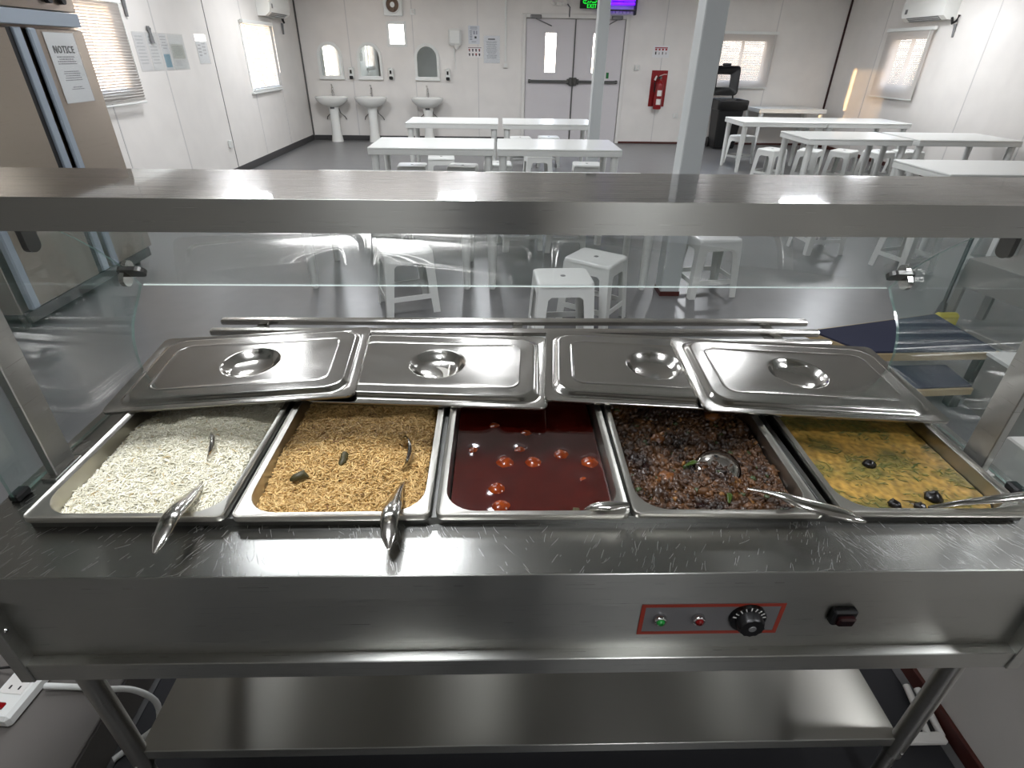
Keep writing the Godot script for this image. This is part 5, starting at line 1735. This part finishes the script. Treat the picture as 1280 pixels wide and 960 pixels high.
	t = thing("white_box", "low white box beside the blue carpeted step", "box", Vector3(2.72, 0, -2.1), 0.0)
	put("body", geo().prism(PackedVector2Array([Vector2(-0.3, -0.26), Vector2(0.3, -0.26), Vector2(0.3, 0.6), Vector2(-0.32, 0.6)]), Vector3.ZERO, Vector3.RIGHT, Vector3.BACK, Vector3(0, 0.285, 0)), M.bench_grey, t)  # the box is white; the shade on its sides is painted as grey
	put("lid", geo().prism(PackedVector2Array([Vector2(-0.305, -0.265), Vector2(0.305, -0.265), Vector2(0.305, 0.605), Vector2(-0.325, 0.605)]), Vector3(0, 0.285, 0), Vector3.RIGHT, Vector3.BACK, Vector3(0, 0.015, 0)), M.white_plastic, t)
	t = thing("floor_broom", "dark-handled broom with a yellow head standing by the bench", "broom", Vector3(2.93, 0.0, -3.32))
	put("handle", geo().tube([Vector3(0, 0.08, 0), Vector3(0.12, 0.62, -0.14)], [0.012], 8), M.black_plastic, t)
	put("socket", geo().tube([Vector3(-0.02, 0.03, 0.02), Vector3(0.02, 0.16, -0.02)], [0.04, 0.02], 8), M.black_plastic, t)
	put("head", geo().box(Vector3(0.03, 0.06, 0.03), Vector3(0.16, 0.1, 0.06), 0.02), M.yellow_rubber, t)


func smooth(path: Array) -> Array:
	var c := Curve3D.new()
	for i in path.size():
		var tin: Vector3 = (path[max(i - 1, 0)] - path[min(i + 1, path.size() - 1)]) / 6.0
		c.add_point(path[i], tin, -tin)
	var out := []
	var n: int = path.size() * 5
	for i in n + 1:
		out.append(c.sample_baked(c.get_baked_length() * i / n, true))
	return out


# ------------------------------------------------------------------ the person taking the photograph, whom the steel fronts mirror
# surface nets over tapered capsules [from, to, radius, radius, colour] joined by a smooth minimum
func flesh(bones: Array, lo: Vector3, hi: Vector3, cell: float, soft: float) -> Geo:
	var nx := int((hi.x - lo.x) / cell) + 2
	var ny := int((hi.y - lo.y) / cell) + 2
	var nz := int((hi.z - lo.z) / cell) + 2
	var val := PackedFloat32Array()
	val.resize(nx * ny * nz)
	val.fill(1.0)
	var own := PackedByteArray()
	own.resize(nx * ny * nz)
	var best := PackedFloat32Array()
	best.resize(nx * ny * nz)
	best.fill(9.0)
	for bi in bones.size():
		var a: Vector3 = bones[bi][0]
		var b: Vector3 = bones[bi][1]
		var ra: float = bones[bi][2]
		var rb: float = bones[bi][3]
		var pad := maxf(ra, rb) + soft + cell * 2.0
		var m0 := a.min(b) - Vector3.ONE * pad - lo
		var m1 := a.max(b) + Vector3.ONE * pad - lo
		var d := b - a
		var dd := maxf(d.length_squared(), 1e-9)
		for i in range(maxi(0, int(m0.x / cell)), mini(nx - 1, int(m1.x / cell) + 1) + 1):
			for j in range(maxi(0, int(m0.y / cell)), mini(ny - 1, int(m1.y / cell) + 1) + 1):
				for k in range(maxi(0, int(m0.z / cell)), mini(nz - 1, int(m1.z / cell) + 1) + 1):
					var p := lo + Vector3(i, j, k) * cell
					var t := clampf((p - a).dot(d) / dd, 0.0, 1.0)
					var e := (p - a - d * t).length() - lerpf(ra, rb, t)
					var at := (i * ny + j) * nz + k
					if e < best[at]:
						best[at] = e
						own[at] = bi
					var h := maxf(soft - absf(val[at] - e), 0.0) / soft
					val[at] = minf(val[at], e) - h * h * soft * 0.25
	var g := geo()
	g.colored = true
	var index := {}
	var acc := {}
	for i in nx - 1:
		for j in ny - 1:
			for k in nz - 1:
				var at := (i * ny + j) * nz + k
				var corner := []
				var neg := 0
				for q in 8:
					var v := val[at + ((q >> 2) & 1) * ny * nz + ((q >> 1) & 1) * nz + (q & 1)]
					corner.append(v)
					if v < 0.0:
						neg += 1
				if neg == 0 or neg == 8:
					continue
				var sum := Vector3.ZERO
				var n := 0
				for q in 8:
					for ax in [1, 2, 4]:
						if q & ax:
							continue
						var u: float = corner[q]
						var w: float = corner[q | ax]
						if (u < 0.0) == (w < 0.0):
							continue
						var t := u / (u - w)
						var c0 := Vector3((q >> 2) & 1, (q >> 1) & 1, q & 1)
						var c1 := Vector3(((q | ax) >> 2) & 1, ((q | ax) >> 1) & 1, (q | ax) & 1)
						sum += c0.lerp(c1, t)
						n += 1
				index[at] = g.v.size()
				g.v.append(lo + (Vector3(i, j, k) + sum / n) * cell)
				var grad := Vector3(corner[4] + corner[5] + corner[6] + corner[7] - corner[0] - corner[1] - corner[2] - corner[3], corner[2] + corner[3] + corner[6] + corner[7] - corner[0] - corner[1] - corner[4] - corner[5], corner[1] + corner[3] + corner[5] + corner[7] - corner[0] - corner[2] - corner[4] - corner[6])
				g.n.append(grad.normalized())
				g.t.append(Vector2(i, j) * cell)
				g.c.append(bones[own[at]][4])
	var sx := ny * nz
	var sy := nz
	for i in range(1, nx - 1):
		for j in range(1, ny - 1):
			for k in range(1, nz - 1):
				var at := i * sx + j * sy + k
				var inside_here := val[at] < 0.0
				for ax in 3:
					var step: int = [sx, sy, 1][ax]
					if (val[at + step] < 0.0) == inside_here:
						continue
					var u: int = [sy, 1, sx][ax]
					var w: int = [1, sx, sy][ax]
					var q := [at, at - u, at - u - w, at - w]
					if not (index.has(q[0]) and index.has(q[1]) and index.has(q[2]) and index.has(q[3])):
						continue
					var f := [index[q[0]], index[q[1]], index[q[2]], index[q[3]]]
					if inside_here:
						g.ix.append_array([f[0], f[2], f[1], f[0], f[3], f[2]])
					else:
						g.ix.append_array([f[0], f[1], f[2], f[0], f[2], f[3]])
	return g


func photographer() -> void:
	var skin := Color(0.3, 0.17, 0.1)
	var shirt := Color(0.012, 0.02, 0.028)
	var trousers := Color(0.02, 0.02, 0.024)
	var shoe := Color(0.01, 0.01, 0.01)
	var bones := []
	var z := 0.46
	bones.append([Vector3(-0.06, 0.98, z), Vector3(0.06, 0.98, z), 0.135, 0.135, trousers])
	bones.append([Vector3(0, 1.02, z), Vector3(0, 1.22, z), 0.135, 0.15, shirt])
	bones.append([Vector3(-0.09, 1.36, z), Vector3(0.09, 1.36, z), 0.125, 0.125, shirt])
	bones.append([Vector3(-0.07, 1.25, z), Vector3(0.07, 1.25, z), 0.125, 0.125, shirt])
	bones.append([Vector3(0, 1.45, z - 0.005), Vector3(0, 1.56, z - 0.04), 0.06, 0.052, skin])
	bones.append([Vector3(0, 1.66, z - 0.055), Vector3(0, 1.7, z - 0.045), 0.088, 0.09, skin])
	bones.append([Vector3(0, 1.6, z - 0.085), Vector3(0, 1.64, z - 0.08), 0.05, 0.065, skin])
	bones.append([Vector3(0, 1.655, z - 0.145), Vector3(0, 1.635, z - 0.158), 0.012, 0.017, skin])
	for s in [-1, 1]:
		bones.append([Vector3(s * 0.09, 1.65, z - 0.05), Vector3(s * 0.095, 1.675, z - 0.045), 0.016, 0.018, skin])
		bones.append([Vector3(s * 0.17, 1.42, z), Vector3(s * 0.25, 1.2, z - 0.12), 0.062, 0.048, shirt])
		bones.append([Vector3(s * 0.25, 1.2, z - 0.12), Vector3(s * 0.125, 1.45, 0.1), 0.044, 0.03, skin])
		bones.append([Vector3(s * 0.09, 0.94, z), Vector3(s * 0.11, 0.5, z - 0.01), 0.088, 0.062, trousers])
		bones.append([Vector3(s * 0.11, 0.5, z - 0.01), Vector3(s * 0.12, 0.1, z + 0.02), 0.058, 0.045, trousers])
		bones.append([Vector3(s * 0.12, 0.045, z + 0.04), Vector3(s * 0.135, 0.04, z - 0.14), 0.045, 0.04, shoe])
	var t := thing("person", "person in dark shirt and trousers holding up a phone behind the counter", "person")
	var g := flesh(bones, Vector3(-0.38, 0.0, 0.03), Vector3(0.38, 1.84, 0.66), 0.022, 0.04)
	# hands, on a finer grid: palm, four fingers curled round the phone's edge, thumb across its back edge
	for s in [-1, 1]:
		var hb := []
		hb.append([Vector3(s * 0.125, 1.45, 0.1), Vector3(s * 0.115, 1.475, 0.075), 0.028, 0.027, skin])
		hb.append([Vector3(s * 0.115, 1.475, 0.075), Vector3(s * 0.112, 1.525, 0.05), 0.024, 0.022, skin])
		for k in 4:
			var y: float = 1.495 + k * 0.02
			var r: float = [0.0075, 0.0085, 0.009, 0.0085][k]
			var l: float = [0.8, 0.95, 1.0, 0.92][k]
			hb.append([Vector3(s * 0.116, y, 0.05), Vector3(s * (0.112), y + 0.002, 0.05 - 0.028 * l), r + 0.002, r, skin])
			hb.append([Vector3(s * 0.112, y + 0.002, 0.05 - 0.028 * l), Vector3(s * (0.112 - 0.02 * l), y + 0.004, 0.014), r, r * 0.9, skin])
		hb.append([Vector3(s * 0.11, 1.485, 0.065), Vector3(s * 0.085, 1.5, 0.045), 0.012, 0.011, skin])
		hb.append([Vector3(s * 0.085, 1.5, 0.045), Vector3(s * 0.06, 1.515, 0.036), 0.011, 0.009, skin])
		var hg := flesh(hb, Vector3(minf(s * 0.03, s * 0.16), 1.4, 0.0), Vector3(maxf(s * 0.03, s * 0.16), 1.6, 0.14), 0.0045, 0.008)
		var k0 := g.v.size()
		g.v.append_array(hg.v)
		g.n.append_array(hg.n)
		g.t.append_array(hg.t)
		g.c.append_array(hg.c)
		for q in hg.ix:
			g.ix.append(q + k0)
	put("body", g, tinted("person_cloth_and_skin", 0.7), t)
	var hair := geo()
	var rings := []
	for i in 7:
		var ph := lerpf(-0.35, PI / 2, i / 6.0)
		var ring := []
		for j in 20:
			var a := TAU * j / 20
			var drop := 0.05 * maxf(0.0, sin(a + PI)) * (1.0 - i / 6.0)
			ring.append(Vector3(cos(a) * cos(ph) * 0.102, 1.7 + sin(ph) * 0.1 - drop, z - 0.035 - sin(a) * cos(ph) * 0.108))
		rings.append(ring)
	hair.loft(rings, true, false, true)
	put("hair", hair, mat("hair_black", Color(0.02, 0.017, 0.015), 0.5), t)
	for s in [-1, 1]:
		put("eye", blob(3, 0.012, 0.9, 0.0, 10, 6), mat("eye_white", Color(0.8, 0.78, 0.75), 0.2), t, Vector3(s * 0.032, 1.665, z - 0.133))
	put("mouth", geo().tube([Vector3(-0.022, 1.596, z - 0.128), Vector3(0, 1.594, z - 0.136), Vector3(0.022, 1.596, z - 0.128)], [0.003, 0.006, 0.003], 6), mat("lips", Color(0.4, 0.2, 0.17), 0.5), t)
	var p := thing("mobile_phone", "black mobile phone held sideways in both hands", "phone", Vector3(0, 1.535, 0.028))
	put("case", geo().box(Vector3.ZERO, Vector3(0.17, 0.08, 0.009), 0.004), M.black_gloss, p)
	put("screen", geo().box(Vector3(0, 0, 0.0048), Vector3(0.156, 0.07, 0.0006)), M.black_gloss, p)
	put("lens", geo().prism(circle(0.008, 12), Vector3(0.0, 0.0, -0.0046), Vector3.RIGHT, Vector3.UP, Vector3(0, 0, -0.001)), M.chrome, p)
